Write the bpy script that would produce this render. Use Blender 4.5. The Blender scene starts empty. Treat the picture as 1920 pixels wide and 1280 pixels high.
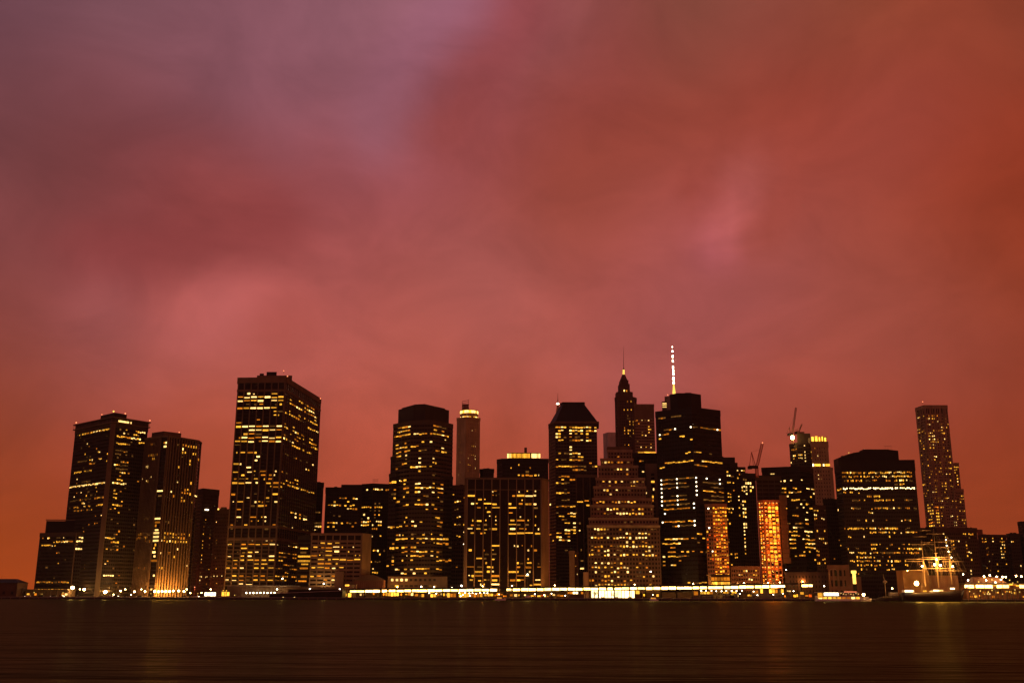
import bpy, math, random
import numpy as np
from mathutils import Vector, Matrix
random.seed(11)
scene = bpy.context.scene
col = scene.collection

# ------------------------------------------------------------------ camera
F = 1900.0                       # focal length in pixels of the 1920 px wide photograph
TH = math.radians(14.0)          # camera pitched up
ROLL = math.radians(0.15)
CZ = 5.0
CM = Matrix.Rotation(math.pi / 2 + TH, 3, 'X') @ Matrix.Rotation(ROLL, 3, 'Z')
cam_d = bpy.data.cameras.new('camera')
cam_d.sensor_width = 36.0
cam_d.lens = 36.0 * F / 1920.0
cam_d.clip_start = 0.5
cam_d.clip_end = 40000
cam = bpy.data.objects.new('camera', cam_d)
col.objects.link(cam)
cam.matrix_world = Matrix.Translation((0, 0, CZ)) @ CM.to_4x4()
scene.camera = cam

def ray(px, py):
    return (CM @ Vector(((px - 960) / F, (640 - py) / F, -1))).normalized()
def at_y(px, py, Y):
    d = ray(px, py); t = Y / d.y
    return Vector((d.x * t, Y, CZ + d.z * t))
def on_z(px, py, z):
    d = ray(px, py); t = (z - CZ) / d.z
    return Vector((d.x * t, d.y * t, z))

# ------------------------------------------------------------------ view
vs = scene.view_settings
vs.view_transform = 'Standard'; vs.look = 'None'; vs.exposure = 0.0; vs.gamma = 1.0
vs.use_curve_mapping = False
scene.render.engine = 'CYCLES'
scene.cycles.use_denoising = True
scene.cycles.max_bounces = 6
scene.cycles.diffuse_bounces = 2
scene.cycles.glossy_bounces = 2
scene.cycles.sample_clamp_indirect = 4.0
scene.cycles.sample_clamp_direct = 0.0

def s2l(c):
    c = c / 255.0
    return c / 12.92 if c <= 0.04045 else ((c + 0.055) / 1.055) ** 2.4

# ------------------------------------------------------------------ sky (dusk overcast: broad cloud colours, broken up by noise)
SKY = [  # photo x, y, colour, spread, weight : the broad cloud colours of the dusk sky
 (0,0,104,66,76),(250,20,122,80,90),(500,20,134,86,98),(700,40,143,93,104),(850,5,158,100,114),(1000,5,140,84,84),(1150,50,146,66,62),(1300,5,128,76,60),(1450,30,150,74,66),(1600,10,130,68,44),(1750,60,150,62,44),(1900,20,132,62,42),
 (20,200,108,62,68),(250,200,130,68,72),(440,130,132,78,88),(600,140,140,76,84),(740,180,146,86,98),(880,190,148,68,68),(1100,200,143,63,54),
 (1350,200,148,64,50),(1530,190,148,56,36),(1650,230,156,72,64),(1800,300,153,60,42),(1890,280,150,56,32),
 (30,330,114,62,62),(150,400,130,62,62),(380,420,138,62,60),(620,380,152,74,76),(780,300,156,78,82),(920,330,154,72,66),(1090,370,150,68,50),(1250,300,154,68,52),
 (1280,420,166,80,74),(1480,400,160,72,60),(1650,420,158,70,52),(1890,430,146,56,30),(40,470,124,62,62),
 (30,600,136,66,62),(190,560,154,82,82),(320,480,136,58,58),(440,575,190,98,94),(650,540,166,82,80),(900,520,167,88,83),(760,600,176,88,80),
 (1150,510,174,84,76),(1330,530,166,86,88),(1450,480,170,86,80),(1650,560,160,78,66),(1890,560,142,60,38),
 (20,720,142,64,46),(250,690,178,90,84),(500,650,186,94,86),(750,700,182,90,80),(1000,660,176,88,80),(1250,640,168,84,80),(1500,690,164,78,68),(1750,660,152,74,64),(1900,720,148,62,46),
 (20,880,150,64,36),(200,900,160,66,46),(400,850,172,78,60),(650,850,178,80,64),(920,830,176,80,66),(1420,830,164,72,58),(1670,800,152,64,50),(1870,860,154,63,38),
 (10,1040,166,70,20),(420,930,172,76,50),(900,930,168,74,50),(1700,960,150,64,36),(1890,1000,142,59,28),
 # edge of the high cloud bank, small bright rifts
 (885,0,158,100,120,0.02,6),(850,40,156,98,117,0.02,6),(815,80,154,96,114,0.02,6),(780,122,152,94,111,0.02,6),(755,170,150,92,107,0.02,6),(735,230,147,89,102,0.02,6),(965,0,147,67,70,0.02,6),(935,45,147,67,69,0.02,6),(900,90,147,67,68,0.02,6),(866,135,147,67,66,0.02,6),(842,185,147,67,65,0.02,6),(830,245,147,67,63,0.02,6),(640,90,142,94,108,0.05,1),(1408,338,170,84,76,0.011,8),(1392,368,184,92,88,0.011,12),(1376,398,194,98,95,0.012,14),(1362,428,198,100,100,0.013,14),(1350,462,188,95,101,0.013,8),(1330,380,154,66,54,0.014,8),(1420,420,158,72,60,0.016,8),(1310,430,164,78,72,0.016,5),(1440,370,156,68,56,0.018,5),(170,480,136,58,58,0.02,4),(240,490,136,58,58,0.02,4),(310,495,136,58,58,0.02,4),(380,490,136,58,58,0.02,4),(450,470,136,58,58,0.02,4),(520,440,136,58,58,0.02,4),(200,565,158,84,84,0.022,3),(360,590,192,98,94,0.022,5),(420,560,200,103,99,0.018,7),(470,530,194,98,94,0.016,5),(530,545,178,88,84,0.02,3),(530,610,166,77,68,0.022,3)]
world = bpy.data.worlds.new('World'); scene.world = world
world.use_nodes = True
nt = world.node_tree
for n in list(nt.nodes): nt.nodes.remove(n)
def N(t, **kw):
    n = nt.nodes.new(t)
    for k, v in kw.items(): setattr(n, k, v)
    return n
L = nt.links.new
def low(q):   # the glow low over the city is more orange
    k = min(1.0, max(0.0, (q[1] - 560) / 300.0))
    return (q[2] * (1 + 0.02 * k), q[3] * (1 - 0.02 * k), q[4] * (1 - 0.17 * k))
_d = np.array([list(ray(q[0], q[1])) for q in SKY]); _c = np.array([[s2l(v) for v in low(q)] for q in SKY])
_g = np.array([q[5] if len(q) > 5 else 0.050 for q in SKY]); _a = np.array([q[6] if len(q) > 6 else 1.0 for q in SKY], dtype=float)
def skycol(s_, el):
    y_ = math.sqrt(max(0.0, 1 - s_ * s_)); ce = math.cos(el)
    d2 = ((_d - np.array([s_ * ce, y_ * ce, math.sin(el)])) ** 2).sum(1)
    w = _a * np.exp(-np.minimum(d2 / (2 * _g * _g), 200)) + 1e-9 / (0.001 + d2)
    return [float(v) for v in (w[:, None] * _c).sum(0) / w.sum()]
tc = N('ShaderNodeTexCoord')
mpn = N('ShaderNodeMapping'); mpn.inputs['Scale'].default_value = (1.0, 1.0, 1.6); mpn.inputs['Rotation'].default_value = (0.0, math.radians(-20), 0.0)
L(tc.outputs['Generated'], mpn.inputs['Vector'])
nz = N('ShaderNodeTexNoise'); nz.inputs['Scale'].default_value = 7.0; nz.inputs['Detail'].default_value = 5.0; nz.inputs['Roughness'].default_value = 0.55
L(mpn.outputs[0], nz.inputs['Vector'])
sub = N('ShaderNodeVectorMath', operation='SUBTRACT'); L(nz.outputs['Color'], sub.inputs[0]); sub.inputs[1].default_value = (0.5, 0.5, 0.5)
wsc = N('ShaderNodeVectorMath', operation='SCALE'); L(sub.outputs[0], wsc.inputs[0]); wsc.inputs['Scale'].default_value = 0.040
add = N('ShaderNodeVectorMath', operation='ADD'); L(tc.outputs['Generated'], add.inputs[0]); L(wsc.outputs[0], add.inputs[1])
sep = N('ShaderNodeSeparateXYZ'); L(add.outputs[0], sep.inputs[0])
cmb = N('ShaderNodeCombineXYZ'); L(sep.outputs[0], cmb.inputs[0]); L(sep.outputs[1], cmb.inputs[1])
nrm = N('ShaderNodeVectorMath', operation='NORMALIZE'); L(cmb.outputs[0], nrm.inputs[0])
sp2 = N('ShaderNodeSeparateXYZ'); L(nrm.outputs[0], sp2.inputs[0])
HALF = []
for s0, s1 in ((-0.51, 0.0), (0.0, 0.51)):
    mpx = N('ShaderNodeMapRange'); L(sp2.outputs[0], mpx.inputs['Value']); mpx.inputs['From Min'].default_value = s0; mpx.inputs['From Max'].default_value = s1
    HALF.append((mpx, s0, s1))
stp = N('ShaderNodeMath', operation='GREATER_THAN'); L(sp2.outputs[0], stp.inputs[0]); stp.inputs[1].default_value = 0.0
NR, NS, EL0, EL1 = 34, 28, -0.5, 34.5
def sky_row(el):
    g = bpy.data.node_groups.new('sky_row', 'ShaderNodeTree')
    for nm in ('left', 'right', 'side'): g.interface.new_socket(nm, in_out='INPUT', socket_type='NodeSocketFloat')
    g.interface.new_socket('Color', in_out='OUTPUT', socket_type='NodeSocketColor')
    gi = g.nodes.new('NodeGroupInput'); go = g.nodes.new('NodeGroupOutput'); mx = g.nodes.new('ShaderNodeMix'); mx.data_type = 'RGBA'
    for j, (mpx, s0, s1) in enumerate(HALF):
        cr = g.nodes.new('ShaderNodeValToRGB'); els = cr.color_ramp.elements
        for k in range(1, NS - 1): els.new(k / (NS - 1))
        for k in range(NS): els[k].color = (*skycol(s0 + (s1 - s0) * k / (NS - 1), el), 1)
        g.links.new(gi.outputs[j], cr.inputs[0]); g.links.new(cr.outputs[0], mx.inputs[6 + j])
    g.links.new(gi.outputs[2], mx.inputs[0]); g.links.new(mx.outputs[2], go.inputs[0])
    return g
_rows = [sky_row(math.radians(EL0 + (EL1 - EL0) * r_ / (NR - 1))) for r_ in range(NR)]
prev = None
for r_ in range(NR):
    gn = N('ShaderNodeGroup'); gn.node_tree = _rows[r_]
    L(HALF[0][0].outputs[0], gn.inputs[0]); L(HALF[1][0].outputs[0], gn.inputs[1]); L(stp.outputs[0], gn.inputs[2])
    if prev is None: prev = gn.outputs[0]
    else:
        t_ = N('ShaderNodeMapRange'); L(sep.outputs[2], t_.inputs['Value'])
        t_.inputs['From Min'].default_value = math.sin(math.radians(EL0 + (EL1 - EL0) * (r_ - 1) / (NR - 1))); t_.inputs['From Max'].default_value = math.sin(math.radians(EL0 + (EL1 - EL0) * r_ / (NR - 1)))
        mx = N('ShaderNodeMix'); mx.data_type = 'RGBA'; L(t_.outputs[0], mx.inputs[0]); L(prev, mx.inputs[6]); L(gn.outputs[0], mx.inputs[7]); prev = mx.outputs[2]
# finer cloud break-up, brightness only
nz2 = N('ShaderNodeTexNoise'); nz2.inputs['Scale'].default_value = 8.0; nz2.inputs['Detail'].default_value = 10.0; nz2.inputs['Roughness'].default_value = 0.62
nz2.inputs['Distortion'].default_value = 0.6
L(mpn.outputs[0], nz2.inputs['Vector'])
mr = N('ShaderNodeMapRange'); L(nz2.outputs[0], mr.inputs['Value'])
mr.inputs['From Min'].default_value = 0.25; mr.inputs['From Max'].default_value = 0.75; mr.inputs['To Min'].default_value = 0.83; mr.inputs['To Max'].default_value = 1.17
colf = N('ShaderNodeVectorMath', operation='SCALE'); L(prev, colf.inputs[0]); L(mr.outputs[0], colf.inputs['Scale'])
bg = N('ShaderNodeBackground'); L(colf.outputs[0], bg.inputs['Color']); bg.inputs['Strength'].default_value = 1.0
sky = N('ShaderNodeTexSky'); sky.sky_type = 'NISHITA'; sky.sun_disc = False
sky.sun_elevation = math.radians(1.0); sky.sun_rotation = math.radians(-60)
bg2 = N('ShaderNodeBackground'); L(sky.outputs[0], bg2.inputs['Color']); bg2.inputs['Strength'].default_value = 0.002
ash = N('ShaderNodeAddShader'); L(bg.outputs[0], ash.inputs[0]); L(bg2.outputs[0], ash.inputs[1])
wout = N('ShaderNodeOutputWorld'); L(ash.outputs[0], wout.inputs['Surface'])

# last daylight through the overcast, very weak and soft
sun_d = bpy.data.lights.new('sun', 'SUN'); sun_d.energy = 0.04; sun_d.angle = math.radians(25); sun_d.color = (1.0, 0.72, 0.6)
sun = bpy.data.objects.new('sun', sun_d); col.objects.link(sun)
sun.rotation_euler = (math.radians(70), 0, math.radians(-60))

# ------------------------------------------------------------------ materials
MATS = {}
def surf(name, c, rough=0.8, spec=0.3, var=0.25, scale=0.15, metal=0.0):
    m = bpy.data.materials.new(name); m.use_nodes = True
    t = m.node_tree; b = t.nodes['Principled BSDF']
    b.inputs['Roughness'].default_value = rough
    b.inputs['Specular IOR Level'].default_value = spec
    b.inputs['Metallic'].default_value = metal
    g = t.nodes.new('ShaderNodeNewGeometry')
    mp = t.nodes.new('ShaderNodeMapping'); mp.inputs['Scale'].default_value = (1, 1, 0.35)
    t.links.new(g.outputs['Position'], mp.inputs['Vector'])
    n = t.nodes.new('ShaderNodeTexNoise'); n.inputs['Scale'].default_value = scale; n.inputs['Detail'].default_value = 6
    t.links.new(mp.outputs[0], n.inputs['Vector'])
    r = t.nodes.new('ShaderNodeMapRange'); r.inputs['From Min'].default_value = 0.3; r.inputs['From Max'].default_value = 0.7
    r.inputs['To Min'].default_value = 1 - var; r.inputs['To Max'].default_value = 1 + var
    t.links.new(n.outputs[0], r.inputs['Value'])
    s = t.nodes.new('ShaderNodeVectorMath'); s.operation = 'SCALE'; s.inputs[0].default_value = c
    t.links.new(r.outputs[0], s.inputs['Scale']); t.links.new(s.outputs[0], b.inputs['Base Color'])
    MATS[name] = m
    return m
def emit(name, c, st, var=0.6, scale=0.8, sample=False, rnd=True):
    m = bpy.data.materials.new(name); m.use_nodes = True
    t = m.node_tree
    for n in list(t.nodes): t.nodes.remove(n)
    e = t.nodes.new('ShaderNodeEmission'); e.inputs['Color'].default_value = (*c, 1)
    o = t.nodes.new('ShaderNodeOutputMaterial'); t.links.new(e.outputs[0], o.inputs['Surface'])
    g = t.nodes.new('ShaderNodeNewGeometry')
    n = t.nodes.new('ShaderNodeTexNoise'); n.inputs['Scale'].default_value = scale; n.inputs['Detail'].default_value = 3; n.inputs['Roughness'].default_value = 0.7
    t.links.new(g.outputs['Position'], n.inputs['Vector'])
    r = t.nodes.new('ShaderNodeMapRange'); r.inputs['From Min'].default_value = 0.3; r.inputs['From Max'].default_value = 0.7
    r.inputs['To Min'].default_value = st * (1 - var); r.inputs['To Max'].default_value = st * (1 + var)
    t.links.new(n.outputs[0], r.inputs['Value'])
    out = r.outputs[0]
    if rnd:
        oi = t.nodes.new('ShaderNodeObjectInfo')
        r2 = t.nodes.new('ShaderNodeMapRange'); r2.inputs['To Min'].default_value = 0.42; r2.inputs['To Max'].default_value = 1.3
        t.links.new(oi.outputs['Random'], r2.inputs['Value'])
        mu = t.nodes.new('ShaderNodeMath'); mu.operation = 'MULTIPLY'
        t.links.new(out, mu.inputs[0]); t.links.new(r2.outputs[0], mu.inputs[1]); out = mu.outputs[0]
    t.links.new(out, e.inputs['Strength'])
    if not sample: m.cycles.emission_sampling = 'NONE'
    MATS[name] = m
    return m
surf('brown', (0.125, 0.078, 0.040)); surf('tan', (0.21, 0.135, 0.068)); surf('stone', (0.30, 0.205, 0.11)); surf('brick', (0.20, 0.09, 0.045)); surf('limestone', (0.34, 0.27, 0.12)); surf('ochre', (0.30, 0.15, 0.04))  # wall hues shifted to yellow-tan, putting warm city light into the base colours
surf('darkwall', (0.026, 0.018, 0.012)); surf('mid', (0.060, 0.040, 0.022)); surf('redwall', (0.075, 0.034, 0.020))
surf('glass', (0.006, 0.004, 0.003), rough=0.16, spec=0.12, var=0.4, scale=0.3)
surf('blackmetal', (0.009, 0.006, 0.005), rough=0.5, spec=0.15)
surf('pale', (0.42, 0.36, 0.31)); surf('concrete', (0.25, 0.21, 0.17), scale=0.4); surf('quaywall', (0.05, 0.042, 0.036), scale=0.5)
surf('asphalt', (0.05, 0.045, 0.042)); surf('whitepaint', (0.75, 0.72, 0.68), rough=0.5, var=0.08)
surf('steel', (0.20, 0.10, 0.07), rough=0.5); surf('cranered', (0.30, 0.07, 0.035), rough=0.6); surf('wood', (0.22, 0.12, 0.06)); surf('hullblack', (0.03, 0.022, 0.018), rough=0.4)
surf('leaf', (0.07, 0.06, 0.025), var=0.5, scale=1.0); surf('bark', (0.09, 0.06, 0.04)); surf('net', (0.07, 0.04, 0.022), scale=0.5)
emit('lit_w', (1.0, 0.58, 0.16), 2.5, scale=1.3); emit('lit_y', (1.0, 0.41, 0.030), 1.5, scale=1.3); emit('lit_o', (1.0, 0.28, 0.014), 0.75, scale=1.3); emit('lit_d', (1.0, 0.40, 0.07), 0.17)
emit('lit_s', (1.0, 0.80, 0.50), 6.0, var=0.1); emit('lit_f', (1.0, 0.11, 0.005), 1.3, var=0.7, scale=0.5); emit('lit_r', (1.0, 0.08, 0.03), 0.5)
emit('lit_h', (1.0, 0.46, 0.04), 2.2, var=0.5); emit('lit_g', (1.0, 0.23, 0.009), 2.0, var=0.6, scale=0.6); emit('lit_k', (1.0, 0.42, 0.022), 2.3, var=0.5, scale=0.7)
emit('lit_b', (1.0, 0.52, 0.10), 3.0, var=0.2)
emit('lit_W', (1.0, 0.72, 0.30), 6.0, var=0.4)
emit('lampglow', (1.0, 0.60, 0.20), 60.0, var=0.0, rnd=False, sample=True); emit('whiteglow', (1.0, 0.80, 0.52), 22.0, var=0.05, rnd=False)
emit('panelglow', (1.0, 0.58, 0.15), 11.0, var=0.5, scale=0.25, sample=True); emit('redglow', (1.0, 0.25, 0.10), 2.5, var=0.0, rnd=False)
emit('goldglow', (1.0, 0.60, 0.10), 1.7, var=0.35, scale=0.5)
emit('ambercladding', (1.0, 0.42, 0.05), 0.8, var=0.6, scale=0.6)

# ------------------------------------------------------------------ mesh helpers
class MB:
    def __init__(s): s.v = []; s.f = []; s.m = []
    def add(s, vs_, fs, mi=0):
        b = len(s.v); s.v += [tuple(v) for v in vs_]
        for f in fs: s.f.append([b + i for i in f]); s.m.append(mi)
    def obox(s, c, u, n, w, d, h, mi=0):
        # box centred on c in plan, bottom at c.z ; u, n horizontal unit vectors
        p = []
        for z in (0, h):
            for a, b in ((-1, -1), (1, -1), (1, 1), (-1, 1)):
                p.append(c + u * (a * w / 2) + n * (b * d / 2) + Vector((0, 0, z)))
        s.add(p, [(0, 3, 2, 1), (4, 5, 6, 7), (0, 1, 5, 4), (1, 2, 6, 5), (2, 3, 7, 6), (3, 0, 4, 7)], mi)
    def box(s, x0, x1, y0, y1, z0, z1, mi=0):
        s.obox(Vector(((x0 + x1) / 2, (y0 + y1) / 2, z0)), Vector((1, 0, 0)), Vector((0, 1, 0)), x1 - x0, y1 - y0, z1 - z0, mi)
    def prism(s, pts, z0, z1, top=None, mi=0):
        n = len(pts); top = top or pts
        vs_ = [(p[0], p[1], z0) for p in pts] + [(p[0], p[1], z1) for p in top]
        fs = [tuple(range(n - 1, -1, -1)), tuple(range(n, 2 * n))]
        for i in range(n): fs.append((i, (i + 1) % n, n + (i + 1) % n, n + i))
        s.add(vs_, fs, mi)
    def bar(s, p, q, r, r2=None, k=4, mi=0):
        p = Vector(p); q = Vector(q); d = (q - p)
        if d.length < 1e-6: return
        d.normalize(); a = d.cross(Vector((0, 0, 1)) if abs(d.z) < 0.9 else Vector((1, 0, 0))).normalized(); b = d.cross(a)
        r2 = r if r2 is None else r2
        vs_ = []
        for c, rr in ((p, r), (q, r2)):
            for i in range(k):
                t = 2 * math.pi * (i + 0.5) / k
                vs_.append(c + a * (rr * math.cos(t)) + b * (rr * math.sin(t)))
        fs = [tuple(range(k - 1, -1, -1)), tuple(range(k, 2 * k))]
        for i in range(k): fs.append((i, (i + 1) % k, k + (i + 1) % k, k + i))
        s.add(vs_, fs, mi)
    def ball(s, c, r, nu=10, nv=6, sz=1.0, mi=0):
        c = Vector(c); vs_ = [c + Vector((0, 0, -r * sz))]
        for j in range(1, nv):
            t = math.pi * j / nv - math.pi / 2
            for i in range(nu):
                p = 2 * math.pi * i / nu
                vs_.append(c + Vector((r * math.cos(t) * math.cos(p), r * math.cos(t) * math.sin(p), r * sz * math.sin(t))))
        vs_.append(c + Vector((0, 0, r * sz))); fs = []
        for i in range(nu): fs.append((0, 1 + (i + 1) % nu, 1 + i))
        for j in range(nv - 2):
            for i in range(nu):
                a = 1 + j * nu + i; b = 1 + j * nu + (i + 1) % nu
                fs.append((a, b, b + nu, a + nu))
        e = len(vs_) - 1; o = 1 + (nv - 2) * nu
        for i in range(nu): fs.append((o + i, o + (i + 1) % nu, e))
        s.add(vs_, fs, mi)
    def build(s, name, mats, parent=None, kind=None, smooth=False):
        o0 = parent_origin(parent)
        me = bpy.data.meshes.new(name)
        me.from_pydata([(v[0] - o0.x, v[1] - o0.y, v[2] - o0.z) for v in s.v], [], s.f)
        for m in (mats if isinstance(mats, (list, tuple)) else [mats]): me.materials.append(MATS[m])
        me.polygons.foreach_set('material_index', s.m)
        if smooth: me.polygons.foreach_set('use_smooth', [True] * len(s.f))
        me.update()
        o = bpy.data.objects.new(name, me); col.objects.link(o)
        if parent is not None: o.parent = parent
        if kind: o['kind'] = kind
        return o
def parent_origin(p):
    v = Vector((0, 0, 0))
    while p is not None:
        v = v + Vector(p.location); p = p.parent
    return v
def thing(name, label, cat, loc, group=None):
    o = bpy.data.objects.new(name, None); col.objects.link(o)
    o.empty_display_size = 2; o.location = loc; o['label'] = label; o['category'] = cat
    if group: o['group'] = group
    return o
_cube = {}
def unit(matname):
    if matname not in _cube:
        m = MB()
        if matname in ('lit_s', 'lit_b'): m.ball((0, 0, 0), 0.5, 8, 6)
        else: m.obox(Vector((0, 0, -0.5)), Vector((1, 0, 0)), Vector((0, 1, 0)), 1, 1, 1)
        me = bpy.data.meshes.new('pane_' + matname); me.from_pydata(m.v, [], m.f); me.materials.append(MATS[matname]); _cube[matname] = me
    return _cube[matname]
def place(name, me, parent, loc, rz=0.0, scale=(1, 1, 1)):
    o = bpy.data.objects.new(name, me); col.objects.link(o)
    o.parent = parent; o.location = Vector(loc) - parent_origin(parent); o.rotation_euler = (0, 0, rz); o.scale = scale
    return o

# ------------------------------------------------------------------ tower builder
GZ = 2.0
ZOOM = {'A1': (60, 765, 7.11), 'A2': (60, 940, 7.11), 'A3': (210, 765, 7.11), 'A4': (210, 940, 7.11), 'A5': (350, 900, 5.82), 'A6': (425, 690, 8.0), 'A7': (415, 840, 8.0), 'A8': (415, 970, 8.535),
 'B1': (560, 890, 5.82), 'B2': (720, 750, 7.11), 'B3': (720, 920, 6.737), 'B4': (845, 740, 8.0), 'B5': (865, 830, 9.14), 'B6': (865, 960, 8.535), 'B7': (1020, 735, 7.11), 'B8': (1020, 900, 6.095),
 'C1': (1120, 640, 6.4), 'C2': (1080, 820, 9.144), 'C3': (1080, 950, 8.0), 'C4': (1210, 720, 7.11), 'C5': (1210, 890, 5.818), 'C6': (1340, 850, 9.144), 'C7': (1340, 970, 9.144), 'C8': (1380, 755, 8.0),
 'D1': (1420, 900, 6.095), 'D2': (1550, 830, 8.535), 'D3': (1550, 960, 8.535), 'D4': (1700, 745, 8.533), 'D5': (1720, 880, 8.0), 'E': (1810, 960, 7.527), 'P': (0, 0, 1.0)}

class Tower:
    def __init__(s, name, label, roof, D, cat='building', group=None):
        p = at_y(roof[len(roof) // 2][0], 1105, D)
        s.o = thing(name, label, cat, (p.x, D, GZ), group)
        s.faces = []; s.wins = []; s.H = 0
    def mass(s, roof, D, thick=40, st=None, z0=GZ, dep=None, cols=None, wall='mid', glass='glass', fh=3.7, pw=0.5, pd=0.35, sf=0.45, sd=0.25, par=3.0,
             piers=True, base=None, topgap=0.0, blank=(), bands=True, parw=None, indiv=True, parh=None, spm=None):
        H = at_y(roof[0][0], roof[0][1], D).z
        pts = []
        for i, (px, py) in enumerate(roof):
            if dep: q = at_y(px, roof[0][1], dep[i])
            elif i == 0: q = at_y(px, py, D)
            else: q = on_z(px, py, H)
            pts.append(Vector((q.x, q.y, 0)))
        c = sum(pts, Vector()) / len(pts)
        back = []
        for p in (pts[-1], pts[0]):
            q = p * (1 + thick / p.length); q = q + (c * (1 + thick / c.length) - q) * 0.06
            back.append(q)
        fp = pts + back
        core = MB(); core.prism(fp, z0, H)
        core.build('glazing', glass, s.o)
        pm = MB(); parh_ = parh or par
        for i in range(len(fp)):
            a, b = fp[i], fp[(i + 1) % len(fp)]
            u = (b - a); Ln = u.length
            if Ln < 0.3: continue
            u.normalize(); n = Vector((u.y, -u.x, 0))
            pm.obox((a + b) / 2 + n * (pd * 0.5) + Vector((0, 0, H - parh_)), u, n, Ln + pd * 1.0, pd + 0.5, parh_ + 0.6)
        pm.build('parapet', parw or wall, s.o)
        rf = MB(); rf.prism(fp, H + 0.02, H + 0.25); rf.build('roof', wall, s.o)
        sp = MB()
        for i in range(len(pts) - 1):
            a, b = pts[i], pts[i + 1]
            u = b - a; Ln = u.length; u.normalize(); n = Vector((u.y, -u.x, 0))
            nc = cols[i] if cols else max(1, int(Ln / 3.5))
            zt = H - par - topgap; zb = base if base is not None else z0
            nf = max(1, round((zt - zb) / fh)); f = (zt - zb) / nf
            pw_ = pw[i] if isinstance(pw, (list, tuple)) else pw
            face = dict(a=a, u=u, n=n, L=Ln, nc=nc, nf=nf, f=f, zb=zb, zt=zt, H=H, z0=z0, pw=pw_, pd=pd, sf=sf, rz=math.atan2(u.y, u.x), blank=i in blank)
            s.faces.append(face)
            if i in blank:
                w = MB(); w.obox((a + b) / 2 + n * 0.2 + Vector((0, 0, z0)), u, n, Ln, 0.5, H - z0 - 0.1); w.build('blank_wall', wall, s.o); continue
            if bands and sf > 0:
                for k in range(nf + 1):
                    hh = f * sf
                    sp.obox((a + b) / 2 + n * (sd / 2) + Vector((0, 0, zb + k * f - hh / 2)), u, n, Ln, sd, hh)
            if piers:
                me = None
                for k in range(nc + 1):
                    q = a + u * (Ln * k / nc)
                    if k == 0: q = q + u * pw_ * 0.5
                    if k == nc: q = q - u * pw_ * 0.5
                    if indiv:
                        if me is None:
                            m = MB(); m.obox(Vector((0, 0, 0)), Vector((1, 0, 0)), Vector((0, 1, 0)), pw_, pd, H - z0 - 0.4)
                            me = bpy.data.meshes.new('pier'); me.from_pydata(m.v, [], m.f); me.materials.append(MATS[wall])
                        place('pier', me, s.o, q + n * (pd / 2 + 0.01) + Vector((0, 0, z0)), face['rz'])
                    else:
                        sp.obox(q + n * (pd / 2 + 0.01) + Vector((0, 0, z0)), u, n, pw_, pd, H - z0 - 0.4)
        if sp.v: sp.build('spandrel_bands', spm or wall, s.o, kind='stuff')
        s.H = max(s.H, H)
        if pts[0].y < 1300 and abs((pts[-1] - pts[0]).length) > 9:
            rc = random.Random(int(abs(pts[0].x) * 10))
            for _ in range(rc.randint(2, 4)):
                t_ = rc.uniform(0.12, 0.88); q = pts[0] + (pts[-1] - pts[0]) * t_; q = q * (1 + rc.uniform(4, 10) / q.length)
                rm_ = MB(); rm_.obox(Vector((q.x, q.y, H + 0.2)), Vector((1, 0, 0)), Vector((0, 1, 0)), rc.uniform(1.5, 4), rc.uniform(1.5, 3), rc.uniform(0.8, 1.9))
                rm_.build('roof_plant', 'blackmetal', s.o)
        return fp, H
    def hit(s, px, py):
        d = ray(px, py); best = None
        for fc in s.faces:
            den = d.dot(fc['n'])
            if den > -1e-4: continue
            t = (fc['a'] - Vector((0, 0, 0))).dot(fc['n']) / den
            q = d * t; uu = (q - fc['a']).dot(fc['u']); z = CZ + q.z
            out = max(0, -uu, uu - fc['L']) + max(0, z - fc['H'] - 1, fc['z0'] - z)
            key = (out > 0.8, out if out > 0.8 else 0, t)
            if best is None or key < best[0]: best = (key, fc, uu, z, out)
        return best
    def lit(s, zk, text, dens=1.0):
        ox, oy, sc = ZOOM[zk]
        for row in text.split(';'):
            row = row.strip()
            if not row: continue
            ys, items = row.split(':')
            y = oy + float(ys) / sc
            for it in items.split(','):
                it = it.strip()
                if not it: continue
                c = 'y'
                if it[-1].isalpha(): c = it[-1]; it = it[:-1]
                if '-' in it: x0, x1 = [float(v) for v in it.split('-')]; single = False
                else: x0 = float(it) - 0.9 * sc; x1 = float(it) + 0.9 * sc; single = True
                x0 = ox + x0 / sc; x1 = ox + x1 / sc
                s.seg(x0, x1, y, c, dens)
    def seg(s, x0, x1, y, c, dens=1.0):
        b = s.hit((x0 + x1) / 2, y)
        if b is None or b[4] > 12: return
        fc = b[1]
        def uof(px):
            d = ray(px, y); t = fc['a'].dot(fc['n']) / d.dot(fc['n']); return (d * t - fc['a']).dot(fc['u'])
        u0 = max(0.0, uof(x0)); u1 = min(fc['L'], uof(x1))
        if u1 - u0 < 0.4:
            m = min(max((u0 + u1) / 2, 0.6), fc['L'] - 0.6); u0, u1 = m - 0.5, m + 0.5
        k = int((b[3] - fc['zb']) / fc['f']); k = min(max(k, 0), fc['nf'] - 1)
        bay = fc['L'] / fc['nc']
        c0 = min(max(int(u0 / bay), 0), fc['nc'] - 1); c1 = min(max(int((u1 - 1e-4) / bay), 0), fc['nc'] - 1)
        done = False
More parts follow.
